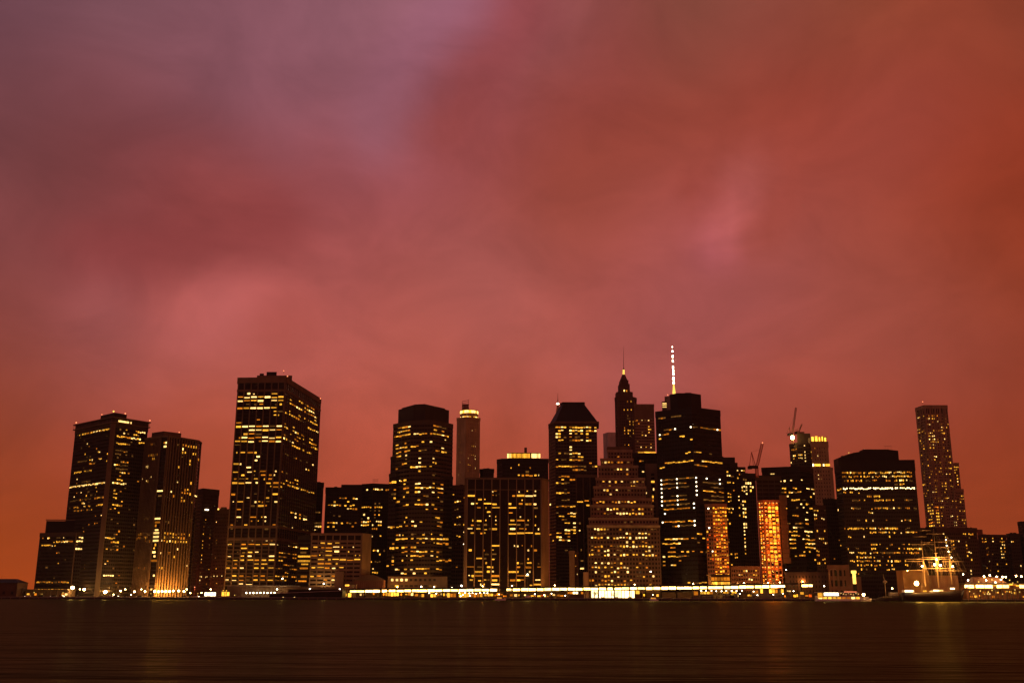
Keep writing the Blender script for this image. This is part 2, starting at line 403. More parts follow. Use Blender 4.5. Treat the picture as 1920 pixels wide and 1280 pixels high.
        for cc in range(c0, c1 + 1):
            lo = cc * bay + fc['pw'] / 2; hi = (cc + 1) * bay - fc['pw'] / 2
            a_, b_ = max(lo, u0), min(hi, u1)
            if b_ - a_ < 0.3 * (hi - lo) and not (c0 == c1): continue
            if random.random() > dens * 0.97: continue
            if bay < 4.2 or b_ - a_ > 0.75 * (hi - lo): a_, b_ = lo, hi
            elif b_ - a_ < 0.9: m = min(max((a_ + b_) / 2, lo + 0.5), hi - 0.5); a_, b_ = m - 0.5, m + 0.5
            cd = c
            r = random.random()
            if c == 'y': cd = 'w' if r < 0.16 else ('o' if r < 0.30 else 'y')
            elif c == 'w': cd = 'y' if r < 0.22 else 'w'
            elif c == 'o': cd = 'y' if r < 0.2 else ('d' if r < 0.35 else 'o')
            elif c == 'd': cd = 'o' if r < 0.15 else 'd'
            key = (id(fc), k, cc, round(a_, 1))
            if key in s.keys: continue
            s.keys.add(key)
            s.wins.append((fc, k, a_, b_, cd))
            done = True
    keys = set()
    def finish(s, limit=300, size=None, sprinkle=0.0, sprcode='ddo'):
        if sprinkle > 0:
            for fc in s.faces:
                if fc['blank']: continue
                bay = fc['L'] / fc['nc']
                for k in range(fc['nf']):
                    for cc in range(fc['nc']):
                        if random.random() < sprinkle:
                            lo = cc * bay + fc['pw'] / 2; hi = (cc + 1) * bay - fc['pw'] / 2
                            key = (id(fc), k, cc, round(lo, 1))
                            if key in s.keys: continue
                            s.keys.add(key); s.wins.append((fc, k, lo, hi, random.choice(sprcode)))
        s.wins.sort(key=lambda w: -(w[3] - w[2]) * {'d': 0.3, 'o': 0.7}.get(w[4], 1.0))
        rest = MB(); mats = []
        for i, (fc, k, a_, b_, c) in enumerate(s.wins):
            wh = fc['f'] * (1 - fc['sf']); zc = fc['zb'] + (k + 0.5) * fc['f']
            ww = b_ - a_; off = 0.06; dd = 0.12
            if c == 's':
                ww = 1.5; wh_ = 1.5; dd = 1.5; off = 0.5
            elif c == 'h': wh_ = wh
            else:
                wh_ = wh * random.choice((0.95, 0.8, 0.7, 0.6, 0.5)); zc += (wh - wh_) * 0.5 * random.choice((1, 1, 1, -1))
            p = fc['a'] + fc['u'] * ((a_ + b_) / 2) + fc['n'] * off; p.z = zc
            mname = 'lit_' + c
            if i < limit:
                place('window', unit(mname), s.o, p, fc['rz'], (ww, dd, wh_))
            else:
                if mname not in mats: mats.append(mname)
                rest.obox(p - Vector((0, 0, wh_ / 2)), fc['u'], fc['n'], ww, dd, wh_, mats.index(mname))
        if rest.v: rest.build('small_lit_windows', mats, s.o, kind='stuff')
    def block(s, name, roof, D, h_px=None, z0=None, thick=15, wall='mid', h=None, dep=None):
        # plain rooftop box, roof corners from photo, rising from z0
        H = at_y(roof[0][0], roof[0][1], D).z
        pts = []
        for i, (px, py) in enumerate(roof):
            q = at_y(px, roof[0][1], D) if (dep or i == 0) else on_z(px, py, H)
            pts.append(Vector((q.x, q.y, 0)))
        c = sum(pts, Vector()) / len(pts)
        back = [p * (1 + thick / p.length) + (c - p) * 0.05 for p in (pts[-1], pts[0])]
        m = MB(); m.prism(pts + back, s.H if z0 is None else z0, H)
        return m.build(name, wall, s.o)
    def beacon(s, px, py, D, r=0.7, mat='redglow', name='beacon'):
        p = at_y(px, py, D); m = MB(); m.ball(p, r, 8, 5); m.bar(p - Vector((0, 0, 3)), p, 0.12, mi=1)
        return m.build(name, [mat, 'blackmetal'], s.o)

# ================================================================== setting
def water():
    m = MB(); m.add([(-5000, -400, 0), (5000, -400, 0), (5000, 902, 0), (-5000, 902, 0)], [(0, 1, 2, 3)])
    mt = bpy.data.materials.new('river'); mt.use_nodes = True; t = mt.node_tree
    for n in list(t.nodes): t.nodes.remove(n)
    out = t.nodes.new('ShaderNodeOutputMaterial')
    dif = t.nodes.new('ShaderNodeBsdfDiffuse'); dif.inputs['Color'].default_value = (0.011, 0.012, 0.004, 1)
    glo = t.nodes.new('ShaderNodeBsdfGlossy'); glo.inputs['Color'].default_value = (1.0, 1.0, 0.46, 1); glo.inputs['Roughness'].default_value = 0.35
    fr = t.nodes.new('ShaderNodeFresnel'); fr.inputs['IOR'].default_value = 1.12
    mix = t.nodes.new('ShaderNodeMixShader')
    g = t.nodes.new('ShaderNodeNewGeometry')
    hs = []
    for sc, det, amp in (((0.010, 0.035, 1), 3, 1.0), ((0.045, 0.20, 1), 4, 0.28), ((0.13, 0.7, 1), 4, 0.07)):
        mp = t.nodes.new('ShaderNodeMapping'); mp.inputs['Scale'].default_value = sc
        t.links.new(g.outputs['Position'], mp.inputs['Vector'])
        n = t.nodes.new('ShaderNodeTexNoise'); n.inputs['Scale'].default_value = 1.0; n.inputs['Detail'].default_value = det; n.inputs['Roughness'].default_value = 0.55
        t.links.new(mp.outputs[0], n.inputs['Vector'])
        q = t.nodes.new('ShaderNodeMath'); q.operation = 'MULTIPLY'; q.inputs[1].default_value = amp; t.links.new(n.outputs[0], q.inputs[0]); hs.append(q)
    ad0 = t.nodes.new('ShaderNodeMath'); ad0.operation = 'ADD'; t.links.new(hs[0].outputs[0], ad0.inputs[0]); t.links.new(hs[1].outputs[0], ad0.inputs[1])
    ad = t.nodes.new('ShaderNodeMath'); ad.operation = 'ADD'; t.links.new(ad0.outputs[0], ad.inputs[0]); t.links.new(hs[2].outputs[0], ad.inputs[1])
    bp = t.nodes.new('ShaderNodeBump'); bp.inputs['Strength'].default_value = 1.0; bp.inputs['Distance'].default_value = 1.7
    t.links.new(ad.outputs[0], bp.inputs['Height'])
    for n in (dif, glo, fr): t.links.new(bp.outputs[0], n.inputs['Normal'])
    mul = t.nodes.new('ShaderNodeMath'); mul.operation = 'MULTIPLY'; mul.inputs[1].default_value = 0.145; t.links.new(fr.outputs[0], mul.inputs[0])
    t.links.new(mul.outputs[0], mix.inputs[0]); t.links.new(dif.outputs[0], mix.inputs[1]); t.links.new(glo.outputs[0], mix.inputs[2])
    t.links.new(mix.outputs[0], out.inputs['Surface'])
    MATS['river'] = mt
    m.build('river_water', 'river', kind='structure')
water()
m = MB(); m.add([(-5000, 903, GZ), (5000, 903, GZ), (5000, 5200, GZ), (-5000, 5200, GZ)], [(0, 1, 2, 3)]); m.build('ground', 'asphalt', kind='structure')
QY = 900.0
m = MB(); m.box(-5000, 5000, QY, 903.0, -3, GZ - 0.35); m.build('quay_wall', 'quaywall', kind='structure')
m = MB(); m.box(-5000, 5000, QY - 0.25, 903.6, GZ - 0.35, GZ + 0.1); m.build('quay_coping', 'concrete', kind='structure')
m = MB()
for i in range(-70, 71): m.bar((i * 8 + 1.3, QY - 0.5, -2), (i * 8 + 1.3, QY - 0.5, 1.5 + 0.25 * math.sin(i * 7.1)), 0.28, k=6)
m.build('fender_piles', 'wood', kind='stuff')

# ================================================================== buildings, left to right
# --- 1 corniced tower with a lower wing in front
T = Tower('office_tower', 'dark corniced office tower with brown corner beam, rising behind the leftmost stepped wing', [(143, 796), (214, 781), (279, 791)], 1010)
T.mass([(143, 797), (214, 782), (278, 792)], 1010, wall='darkwall', cols=[34, 17], fh=3.42, pw=0.35, pd=0.4, sf=0.5, par=9.0, thick=45, indiv=False, parw='mid')
m = MB(); c0 = at_y(214, 782, 1010)
fc = T.faces[0]; q = fc['a'] + fc['u'] * fc['L']
n_ = (T.faces[0]['n'] + T.faces[1]['n']).normalized()
m.obox(q + n_ * 0.4 + Vector((0, 0, GZ)), Vector((n_.y, -n_.x, 0)) * -1, n_, 4.2, 1.6, T.H - GZ - 6); m.build('corner_beam', 'brown', T.o)
cm = MB()
for fc in T.faces:
    cm.obox(fc['a'] + fc['u'] * (fc['L'] / 2) + fc['n'] * 1.2 + Vector((0, 0, T.H - 5.5)), fc['u'], fc['n'], fc['L'] + 2.6, 2.4, 1.0)
    cm.obox(fc['a'] + fc['u'] * (fc['L'] / 2) + fc['n'] * 1.2 + Vector((0, 0, T.H - 0.6)), fc['u'], fc['n'], fc['L'] + 3.0, 2.6, 1.0)
    for k in range(10): cm.bar(fc['a'] + fc['u'] * (fc['L'] * k / 9) + fc['n'] * 2.2 + Vector((0, 0, T.H - 5)), fc['a'] + fc['u'] * (fc['L'] * k / 9) + fc['n'] * 2.2 + Vector((0, 0, T.H)), 0.15)
cm.build('cornice', 'brown', T.o)
T.block('bulkhead', [(189, 779), (215, 773), (238, 777)], 1016, wall='darkwall')
T.beacon(143, 792, 1009); T.beacon(213, 771, 1016, 0.9, 'goldglow'); T.beacon(235, 775, 1018); T.beacon(281, 788, 1030); T.beacon(191, 777, 1018, 0.5)
fc = T.faces[1]
for a_, b_ in ((0.12, 0.42), (0.46, 0.5)):
    place('window', unit('lit_w'), T.o, fc['a'] + fc['u'] * (fc['L'] * (a_ + b_) / 2) + fc['n'] * 0.72 + Vector((0, 0, T.H - 3)), fc['rz'], (fc['L'] * (b_ - a_), 0.15, 1.7))
T.lit('A1', '285: 655-680d; 262: 725-820o, 865w; 238: 900-945y; 215: 960-1050y; 205:1050-1095d; 378:605-620d; 370: 640-700y; 355: 705-770o; 342: 770-825y; 322: 870-940y; 305: 945-1015o; 288: 1040-1095w;'
 '387: 995d; 475: 735-745w; 535: 655-665d; 575: 885-910w; 610:700-712w; 645: 735-745d, 775-785d;700: 610-690d; 690: 690-740d; 683: 765-775w; 648: 895-940y; 676: 800-815; 715: 775-815o; 757:775-845d; 780: 695-710d; 815:730-775d; 875: 565-610y; 865: 610-680y; 850:700-795y; 958: 595-608w; 985: 665-775d; 1050: 505-580w; 1038: 580-700w; 1020: 700-850w; 1000: 850-1000w;'
 '555:1035-1052w; 598: 1005-1045y;640:1015-1040w; 683:1020-1040y; 725: 995-1035y; 772:1005-1025w; 818: 1000-1022w;1050: 850-858; 1095: 862-875w; 1110: 745-760d; 1120: 648-660w, 595-605d; 1155: 720-730; 1145:780-810d,838-848d; 1175:563-575w; 1222: 520-570d; 1208: 635-690d; 1195: 710-785d; 1185: 832-950o; 1170: 950-975y; 1250: 570-600d, 668-705w; 1265: 855-970y')
T.lit('A2', '60: 560-635o; 40: 760-772; 98: 615-670d; 90: 690-710y;88:735-770d; 128:725-765y; 125:785-800; 143:555-600d; 205: 925-940w; 465: 975-1060y; 510: 1030-1085y; 555: 1025-1140; 650: 985-1000; 655:1050-1135d; 785:1000-1010; 832: 955-972w; 975: 940-1095w')
T.lit('A3', '250: 385-440w; 265: 185-205w; 290: 90-130d; 285: 315-365y; 308: 180-200; 328: 308-325y; 335:145-165w; 340: 372-398w; 355: 275-298w; 352: 210-225d; 375:305-325o;376: 75-130y; 388: 130-190y; 400: 190-260y; 412:265-390w; 465: 60-180y;  480: 190-245o; 485: 360-430y;'
 '555: 55-95d; 565: 115-200d; 600: 50-90d; 603:105-125d; 613:175-195d; 645: 70-90d; 695: 95-155d; 705: 165-210d; 740: 95-150d; 748: 160-205d; 770: 25-70w; 787: 150-200w; 825: 45-130d; 835: 140-200d; 878: 110-160y; 905:100-120y; 950: 60-85w; 957: 105-150y; 995: 0-180w; 1090: 20-35; 1130: 5-60y; 1178: 0-60y; 1150:145-160; 1190:140-150; 1230:135-148; 1270: 0-140y')
T.lit('A4', '115:15-35; 168: 78-98; 430: 30-60d; 465: 45-80; 510:0-20y; 605: 0-70d')
T.finish(sprinkle=0.03)

T = Tower('office_block', 'low dark stepped office wing at the left end of the skyline', [(76, 998), (144, 991), (197, 992)], 985)
T.mass([(76, 998), (144, 991), (200, 992)], 985, dep=[1000, 985, 985], wall='darkwall', cols=[28, 12], fh=3.45, pw=0.4, pd=0.35, sf=0.5, par=3.0, thick=22, indiv=False, base=10, parw='mid')
T.block('upper_storey', [(87, 976), (148, 971), (196, 973)], 998, wall='blackmetal', dep=1, thick=12)
m = MB(); a = at_y(86, 975, 997.6); b = at_y(196, 975, 997.6); m.box(a.x, b.x, 997.2, 998.6, a.z, a.z + 0.9); m.build('roof_edge', 'brown', T.o)
fc = T.faces[0]; m = MB(); q = fc['a'] + fc['u'] * fc['L']
m.obox(q + Vector((0, -0.5, GZ)), Vector((1, 0, 0)), Vector((0, 1, 0)), 1.0, 0.8, T.H - GZ); m.build('corner_beam', 'brown', T.o)
T.lit('A2', '470:205-240w,150-160d; 465: 325-375d; 500:420-425; 572: 135-210y; 560: 210-290y; 552: 290-430y; 545: 430-490y; 540: 490-545o; 600:310; 700: 330-378d; 838: 350; 885:190-215d; 1080: 55-330o; 1075: 355-490o;'
 '492: 620-760w; 535: 550-680w; 550: 800-825y,845-855d; 590: 585-620d; 633: 565-660w; 640: 710-850y; 832: 690-710w;1025: 625-645d,745-760d')
fc = T.faces[0]
for k in range(11):
    place('window', unit('lit_y' if k % 3 else 'lit_o'), T.o, fc['a'] + fc['u'] * (fc['L'] * (k + 0.5) / 11) + fc['n'] * 0.1 + Vector((0, 0, 7.6)), fc['rz'], (fc['L'] / 11 * 0.55, 0.3, 2.6))
T.finish(sprinkle=0.01)

# --- 2 ribbed tower with floodlit foot
T = Tower('ribbed_tower', 'tower of close vertical brown ribs, its right face floodlit orange at the foot', [(245, 826), (316, 817), (374, 829)], 1000)
T.mass([(245, 826), (303, 818), (316, 817), (371, 826), (376.5, 830)], 1005, wall='brown', cols=[22, 1, 11, 1], spm='blackmetal', fh=3.55, pw=[0.62, 0.5, 1.35, 0.5], pd=1.0, sf=0.3, par=1.0, sd=0.15, thick=35, topgap=4.0, base=12)
T.block('bulkhead', [(285, 811), (307, 808), (340, 812)], 1012, wall='brown', thick=18)
T.beacon(336, 810, 1012, 0.5)
T.lit('A3', '605: 485-620o; 690: 545-565y; 455:525-570d; 720: 365-380w; 740: 250-310y; 545:280-315d;800:465-483w; 945:405-420; 935:520-540w; 985:468-485w; 1155:245-265;440:715-740w; 485:690-705; 520:690-725w; 1122: 615-685w; 1165: 615-660d;'
 '455:865-890d; 465: 940-995o; 482:1000-1100y; 520:930-950w; 525: 1000-1022w; 535:1105-1125y; 602: 918-945w; 612:960-978; 625:1058-1082w; 632:1095-1115y; 660:918-940d; 715:1015-1045y; 760:1012-1040y; 793:865-890o; 992:855-875; 1003:1028-1050; 695:1145-1158; 1100: 945-1000o; 1128: 765-815y; 1140: 910-1000o; 1150:1000-1065y; 1163:1075-1120y; 1178:790-812y; 1185:900-925y; 1230: 860-880; 1240:895-985y; 1255:1035-1120y')
T.lit('A4', '210: 440-500d; 435:120-160d; 425:230-390o; 410: 400-540d; 485:120-200o; 470:230-480o; 515: 455-520d; 730:130-240d; 875:240-480d; 200: 575-655w; 250: 575-640y; 300:575-595d; 350: 575-620w; 400: 545-635w; 452:545-630w; 505: 540-625w; 555:570-590; 605: 555-572; 660:540-580; 715:555-580; 760: 500-600o; 968: 550-568w;'
 '250: 690-770d; 408: 670-990o; 462: 670-980o; 515: 640-1010y; 615:870-890w; 660: 645-655, 760-775; 705:720-735, 755-765; 720: 825-835; 868: 625-685y; 240: 1050-1090d; 435:1035-1065; 735:1015-1050d; 830:1005-1045w; 1030: 985-1025d')
T.finish()

# --- 3 dark slab behind, red light wash put into its wall colour
T = Tower('apartment_tower', 'dark reddish tower with one column of small lit windows, beside the ribbed tower', [(366, 919), (381, 915), (411, 919)], 1075)
T.mass([(366, 919), (381, 916), (411, 919)], 1075, wall='redwall', cols=[5, 12], fh=3.6, pw=1.0, pd=0.2, sf=0.55, par=5.0, thick=25, indiv=False)
T.mass([(403, 955), (432, 955)], 1060, dep=[1060, 1060], wall='redwall', cols=[10], fh=3.6, pw=1.0, pd=0.2, sf=0.55, par=3.0, thick=14, indiv=False)
m = MB(); p = at_y(418, 953, 1060); m.box(p.x - 2.4, p.x + 3, 1060.5, 1064, p.z - 1, p.z + 1.6); m.build('roof_hut', 'tan', T.o)
T.beacon(409.5, 954, 1059, 0.9, 'goldglow')
T.lit('A5', '315:200-238s; 365:205d; 440:200; 485:197d; 523:190o; 563:188d; 603:183y; 645:180y; 685:177y; 727:174y; 808:167y; 848:162w; 890:161o; 932:157y; 1010:150d; 1060:135-165w; 1100:142w;565:262d;607:257d;647:249;690:243d;732:240d;455:330w;655:328;690:322d;850:310d;893:226w;973:245;980:315-335; 1058: 205-222w, 247-260w,287-302w,330-343w,370-383w;1145: 210o,245o,330o,370o')
T.finish()

# --- 4 big twin-faced tower
T = Tower('gridded_tower', 'tall gridded tower with bright rows of lit bays near its top, third from left', [(447, 709), (536, 708), (601, 748)], 1000)
T.mass([(447, 709), (536, 708), (601, 748)], 1000, wall='brown', spm='blackmetal', cols=[7, 17], fh=3.72, pw=[1.1, 0.55], pd=0.7, sf=0.5, sd=0.3, par=5.0, thick=30, topgap=9.0, base=12, parw='brown')
for z_, h_ in ((T.H - 14.0, 2.2), (at_y(480, 990, 1000).z, 2.6), (at_y(480, 1013, 1000).z, 2.2)):
    m = MB()
    for fc in T.faces: m.obox(fc['a'] + fc['u'] * (fc['L'] / 2) + fc['n'] * 0.4 + Vector((0, 0, z_)), fc['u'], fc['n'], fc['L'] + 0.8, 0.95, h_)
    m.build('belt_course', 'brown', T.o)
m = MB()
zz = at_y(480, 992, 1000).z
for fc in T.faces:
    for k in range(int((zz - 12) / 3.72) - 1):
        m.obox(fc['a'] + fc['u'] * (fc['L'] / 2) + fc['n'] * 0.27 + Vector((0, 0, 12 + k * 3.72)), fc['u'], fc['n'], fc['L'], 0.54, 1.5)
m.build('lower_bands', 'mid', T.o, kind='stuff')
T.block('bulkhead', [(482, 703.5), (530, 702), (548, 708)], 1008, wall='brown', thick=20, dep=1)
T.block('cooling_tower', [(500, 697), (519, 695.5)], 1012, wall='blackmetal', thick=12, dep=1)
T.block('plant_room', [(487, 700), (495, 699)], 1012, wall='blackmetal', thick=8, dep=1)
T.beacon(532, 695, 1010, 0.5); T.beacon(539, 705, 1008, 0.6); T.beacon(601, 747, 1105, 0.6)
T.lit('A6', '285: 315-340w; 385: 680-765y; 408: 320-350w,395-420w,497-525w; 455: 170-255y,275-355w,375-460y,475-560o,575-660y,690-765o,785-870w; 505: 165-250w,265-355o,365-460w,470-555w,575-655y,675-760w,780-868w; 565: 290-340d,410-450d,490-550o,725-750d,795-825; 625:155-240o,255-325y,360-445y,465-550w,570-650y,670-745y,775-855d; 668: 705-750y,768-855w; 725: 705-745y,770-785; 742:455-500d; 850: 135-220y,240-320w,340-430w,440-525y,545-630w,660-735o,755-845w; 905: 130-215y,235-325w,335-425w,440-520w,545-635o,645-735w,755-838o; 965: 255-315o,335-415o,440-510d; 1018: 185-210o,225-310w,335-415o,430-500o,530-620w,640-725w,745-830w; 1080:118-205w,220-310w,325-410w,485-515,530-612w,635-715o,738-830w; 1140:110-190o; 1258:145-160,205-275y,310-390o,415-450y;'
 '455:895-915y; 485: 940-965; 430:938-950; 540: 925-960y; 560:970-1000y; 580: 1008-1040o; 605:1040-1070w; 635:1080-1140y; 665:1150-1180o; 690:1185-1240o; 735:1255-1310o; 770: 1320-1345;520: 1085-1110y; 545:1120-1150y; 580:1160-1220d; 625:1240-1320d; 620:1155-1180w; 650:1190-1250y; 685:1255-1320w; 720:1320-1350; 742:1365-1380;'
 '625: 885-905y; 650: 928-950y; 685: 878-905y; 710: 920-950y; 740:965-1025y; 775:1035-1095o; 810:1100-1135d; 740:1080-1105y;780:1150-1175o;760:1215-1230; 785:1255-1280w; 805:1285-1310; 830:1320-1370y; 875: 1210-1240y; 895:1245-1275y; 920:1285-1340y; 948:1345-1370w;855:870-890d; 910: 865-895y; 925: 900-925; 915: 985-1010y; 940:1020-1050y; 955:1060-1085; 990:1100-1160o; 955: 945-970; 970: 980-1010y; 1015: 1055-1115y; 1045:1130-1155; 1035:1205-1260y; 1065:1270-1290; 1110:1240-1290o; 1140:1300-1355o;'
 '1022: 860-885o; 1045:895-925d; 1080: 975-1000w; 1100: 1015-1075y; 1100:1130-1180d; 1180:1265-1310; 1205:1310-1355y;1075: 850-875w; 1105: 890-950y; 1140: 970-1030y; 1185:1045-1110y; 1215: 1120-1160y; 1255:1205-1265y')
T.lit('A7', '108: 527-578w; 185: 503-538; 235:170-255w,275-300w; 290: 372-442w; 355: 165-240y,280-305,390-455y,488-512,575-660y,805-828w; 410: 300-345y,490-500d,595-660y,715-755o,790-803w; 475: 190-225o,255-335o,358-400y,490-545y,640-650,705-755d; 530:150-230y,250-335w,370-440w,515-545w,670-740w,780-860o; 590: 735-745,770-855o; 655:705-715d; 700: 765-850y; 715: 130-205d,490-530d; 765: 380-420w,670-715o; 830:170-185w,230-315y,340-415w,497-525w,550-580,610-620d,670-720d,795-840w; 890: 430-500d,535-620y,655-680o; 945:215-290y;1012: 230-295w,420-505o,600-615,645-675w;1075:235-245d,318-332,445-465y,550-560,650-670; 1135: 140-175o,345-390y,770-815d; 1195:140-175o,650-705d;'
 '10: 1185-1240y; 60:1300-1350y; 90: 960-1010d; 130:1070-1130d; 170:1150-1200d; 215:1270-1330d; 250:1365-1380; 325: 1250-1275w; 335:1290-1315o;  360:905-925; 380:950-990d; 445:1148-1160;490: 1100-1155y; 500: 970-1000y; 520:1010-1040; 535:1060-1085o; 540: 925-955y; 555:1130-1145;565:975-1030y; 590: 1050-1110y; 610: 1120-1160y; 640:1195-1260y; 665: 1270-1320y; 690:1330-1390y; 545:890-905o;590:880-905o; 770:885-895d; 930: 990-1000d; 940: 1030-1080; 960:1090-1130; 975:1150-1190; 995:1215-1280d; 1020: 1100-1160w; 1040:1170-1190; 1055:1220-1280w; 1155:930-990d; 1180:1050-1070;1205:1170-1300d')
T.lit('A8', '378: 375-395w,490-505,710-740w,790-820o; 440: 75-85,115-165y,190-235y,300-390o,415-510y,530-618y,645-740y,770-855w; 510: 290-390y;575: 250-270d,335-380y,405-492o,520-592y; 640: 55-85o,105-150w,310-360o,415-480w,635-720y,745-838w; 712: 55-145o,165-255o,280-360y,395-490y,510-600o,625-715y,740-830y; 775: 50-70d,210-250o,285-300,390-400d,505-595y,618-715y; 840:40-130y,155-245y,275-355y,385-435y,500-590o,625-680y,730-828y;910: 38-105y,145-240y,260-355y,375-470o,497-585o,610-700o,725-820o; 985: 28-118y,145-240w,270-355o,380-455d,490-580y,605-695o,725-815y; 1080: 250-345w,365-468w;'
 '448: 885-905; 418: 1100-1120; 430: 1145-1210d; 468: 1060-1080w,1100-1115; 480: 1140-1170y; 495:1185-1245y; 590: 920-1030o; 605:1045-1200o; 640: 865-885; 655:920-1035o; 680: 1140-1195o; 688:1215-1240y; 712: 870-890; 718: 915-985o; 738:1000-1080o; 745:1090-1230o; 790: 910-970d; 805:1020-1120d; 808:1150-1220d; 840: 865-930o; 858: 1000-1070o; 862:1120-1210o; 915: 860-930y; 925:950-1060o; 930:1120-1220o; 985: 850-930o; 990: 950-1050o; 1005:1190-1220')
T.finish(300)

T = Tower('concrete_block', 'low concrete office wing with a blank side wall, in front of the gridded tower', [(562, 1003), (586, 1000), (696, 1003)], 985)
T.mass([(560, 1004), (586, 1004)], 986, dep=[986, 986], wall='darkwall', cols=[1], fh=3.8, pw=0.4, pd=0.2, sf=0.4, par=3, thick=20, indiv=False, base=8)
T.mass([(584, 1000), (679, 1000), (696, 1003)], 980, dep=[980, 980, 996], wall='tan', cols=[7, 1], fh=3.8, pw=1.0, pd=0.6, sf=0.56, sd=0.4, par=1.5, thick=25, topgap=5.5, base=8, blank=(1,))
m = MB(); a = at_y(629, 1070, 977); b = at_y(645, 1070, 977); m.box(a.x, b.x, 974, 979.5, GZ, at_y(630, 1071, 977).z); m.build('stair_tower', 'tan', T.o)
T.lit('A8', '503:1265-1385y; 565: 1265-1360d; 620: 1250-1420y; 690: 1215-1405o; 750: 1280-1390o; 815: 1255-1385o; 938: 1270-1370o; 1005: 1230-1360o')
T.lit('B1', '762: 240-290o,315-360y,398-452y; 803: 160-215o,245-280o,305-370o,388-445y,470-482,595; 843: 235-270d,305-360y,390-440y,545; 885: 145-200o,225-235,260-280o,300-358y,388-438y,620,665; 930: 215-270y,320-350y,370-430y,448-508y,525-585y,605-660y; 972: 205-265o,285-340o,405-425; 1015: 140-180y,200-258y,280-335o,360-400y,438-490y; 1060: 130-160d; 1100: 115-165y,190-245o,270-325o,345-405y; 1150: 265-310o,340-400y,420-445d')
T.finish()

T = Tower('slab_tower', 'narrow black slab just right of the gridded tower with a pale lit balcony strip', [(590, 902), (607, 911)], 1120)
T.mass([(588, 905), (607, 905)], 1125, dep=[1125, 1125], wall='blackmetal', cols=[5], fh=3.8, pw=0.4, pd=0.2, sf=0.4, par=4, thick=25, indiv=False)
T.lit('B1', '395: 170-230d; 540: 165-235d; 575: 165-240w; 605: 160-170w; 430:190')
T.finish(sprinkle=0.02)

T = Tower('flat_roofed_block', 'broad black flat-roofed office block with rows of square yellow windows and stepped roofline', [(611, 914), (679, 914)], 1140)
T.mass([(611, 914), (682, 914)], 1140, dep=[1140, 1140], wall='blackmetal', cols=[14], fh=3.9, pw=0.9, pd=0.2, sf=0.5, par=6, thick=30, indiv=False)
T.block('bulkhead', [(640, 908), (680, 910)], 1145, wall='blackmetal', dep=1)
T.mass([(679, 907), (699, 904.5), (734, 907)], 1132, dep=[1138, 1130, 1138], wall='blackmetal', cols=[5, 9], fh=3.9, pw=0.8, pd=0.2, sf=0.5, par=4, thick=30, indiv=False)
m = MB(); p = at_y(703, 903, 1140)
for k in range(4): m.bar(p + Vector((k * 1.6 - 2, 0, -2)), p + Vector((k * 1.6 - 2, 0, 3.5)), 0.12)
m.bar(p + Vector((-3, 0, 2.6)), p + Vector((4, 0, 2.6)), 0.12); m.bar(p + Vector((-3, 0, 1)), p + Vector((4, 0, 1)), 0.12); m.build('roof_antenna', 'steel', T.o)
T.lit('B1', '262: 455-475o,485-503o,515-533o,548-565y,605-622y,635-650y; 298:392-410,545-560; 338: 332-470y,490-530y,570-620y,695-740y,755-795o,835-905y; 375: 540-590y,600-645o,838d,883d; 297:840d,885d; 410:730d,787d; 450: 715-735y,838,880; 453:393d,450d; 485: 685-700d,745-760,836d,878d; 528: 320-435y,450-490y,510-570d,622-638y,690-735y,750-790y,805-820,840-905y;568: 318-340y,385-400w,565-605,675-760y,770-850o,860-905y; 678: 800-812w,890-905y; 842: 820-840y,860-900y,925-950d; 885: 830,883; 960: 795,830-885d; 1040: 788-825w; 1080: 795-860y;175: 742-755w,795-835o,840-920w,945-975o')
T.finish(sprinkle=0.01)

# --- 5 brown banded tower with faceted crown
T = Tower('banded_tower', 'brown faceted tower with horizontal bands and a stepped black crown', [(738, 797), (771, 790), (849, 796)], 1010)
T.mass([(738, 796), (771, 789), (812, 788), (849, 796)], 1012, wall='mid', cols=[6, 8, 7], fh=4.05, pw=0.35, pd=0.25, sf=0.58, sd=0.4, par=3, thick=35, indiv=False, base=10)
fpc = [(747, 768), (776, 760), (797, 759), (842, 769)]
H = at_y(*fpc[0], 1020).z; pts = [Vector((*on_z(x, y, H).xy, 0)) for x, y in fpc]; cc = sum(pts, Vector()) / 4
m = MB(); m.prism(pts + [p * 1.03 + (cc - p) * 0.08 for p in (pts[-1], pts[0])], T.H, H); m.build('crown', 'darkwall', T.o)
m = MB(); m.prism([p + (cc - p) * 0.15 for p in pts] + [p * 1.025 + (cc - p) * 0.2 for p in (pts[-1], pts[0])], H, H + 1.5); m.build('roof', 'blackmetal', T.o)
T.mass([(733, 856), (747, 852)], 1006, dep=[1010, 1006], wall='darkwall', cols=[4], fh=4.05, pw=0.3, pd=0.2, sf=0.45, par=2, thick=8, indiv=False)
T.mass([(730, 888), (744, 885)], 1001, dep=[1005, 1001], wall='darkwall', cols=[3], fh=4.05, pw=0.3, pd=0.2, sf=0.45, par=2, thick=8, indiv=False)
T.mass([(816, 893), (831, 893), (849, 896)], 1000, dep=[1000, 1000, 1006], wall='darkwall', cols=[2, 3], fh=4.05, pw=0.3, pd=0.2, sf=0.4, par=2, thick=8, indiv=False)
m = MB(); a = at_y(727, 1088, 985); b = at_y(838, 1088, 985); zt = at_y(780, 1080, 985).z
m.box(a.x, b.x, 985, 995, GZ, zt)
m.build('podium', 'brown', T.o)
for x in range(10):
    p = at_y(735.5 + x * 8.8, 1086.5, 984.9)
    place('window', unit('lit_w' if x < 4 else 'blackmetal'), T.o, p, 0, (2.2, 0.2, 2.2))
    p = at_y(722 + 13 + x * 9.0, 1098, 984.9)
    place('window', unit('lit_y' if x == 1 else ('lit_d' if x in (0, 8, 9) else 'blackmetal')), T.o, p, 0, (3.2, 0.2, 1.8))
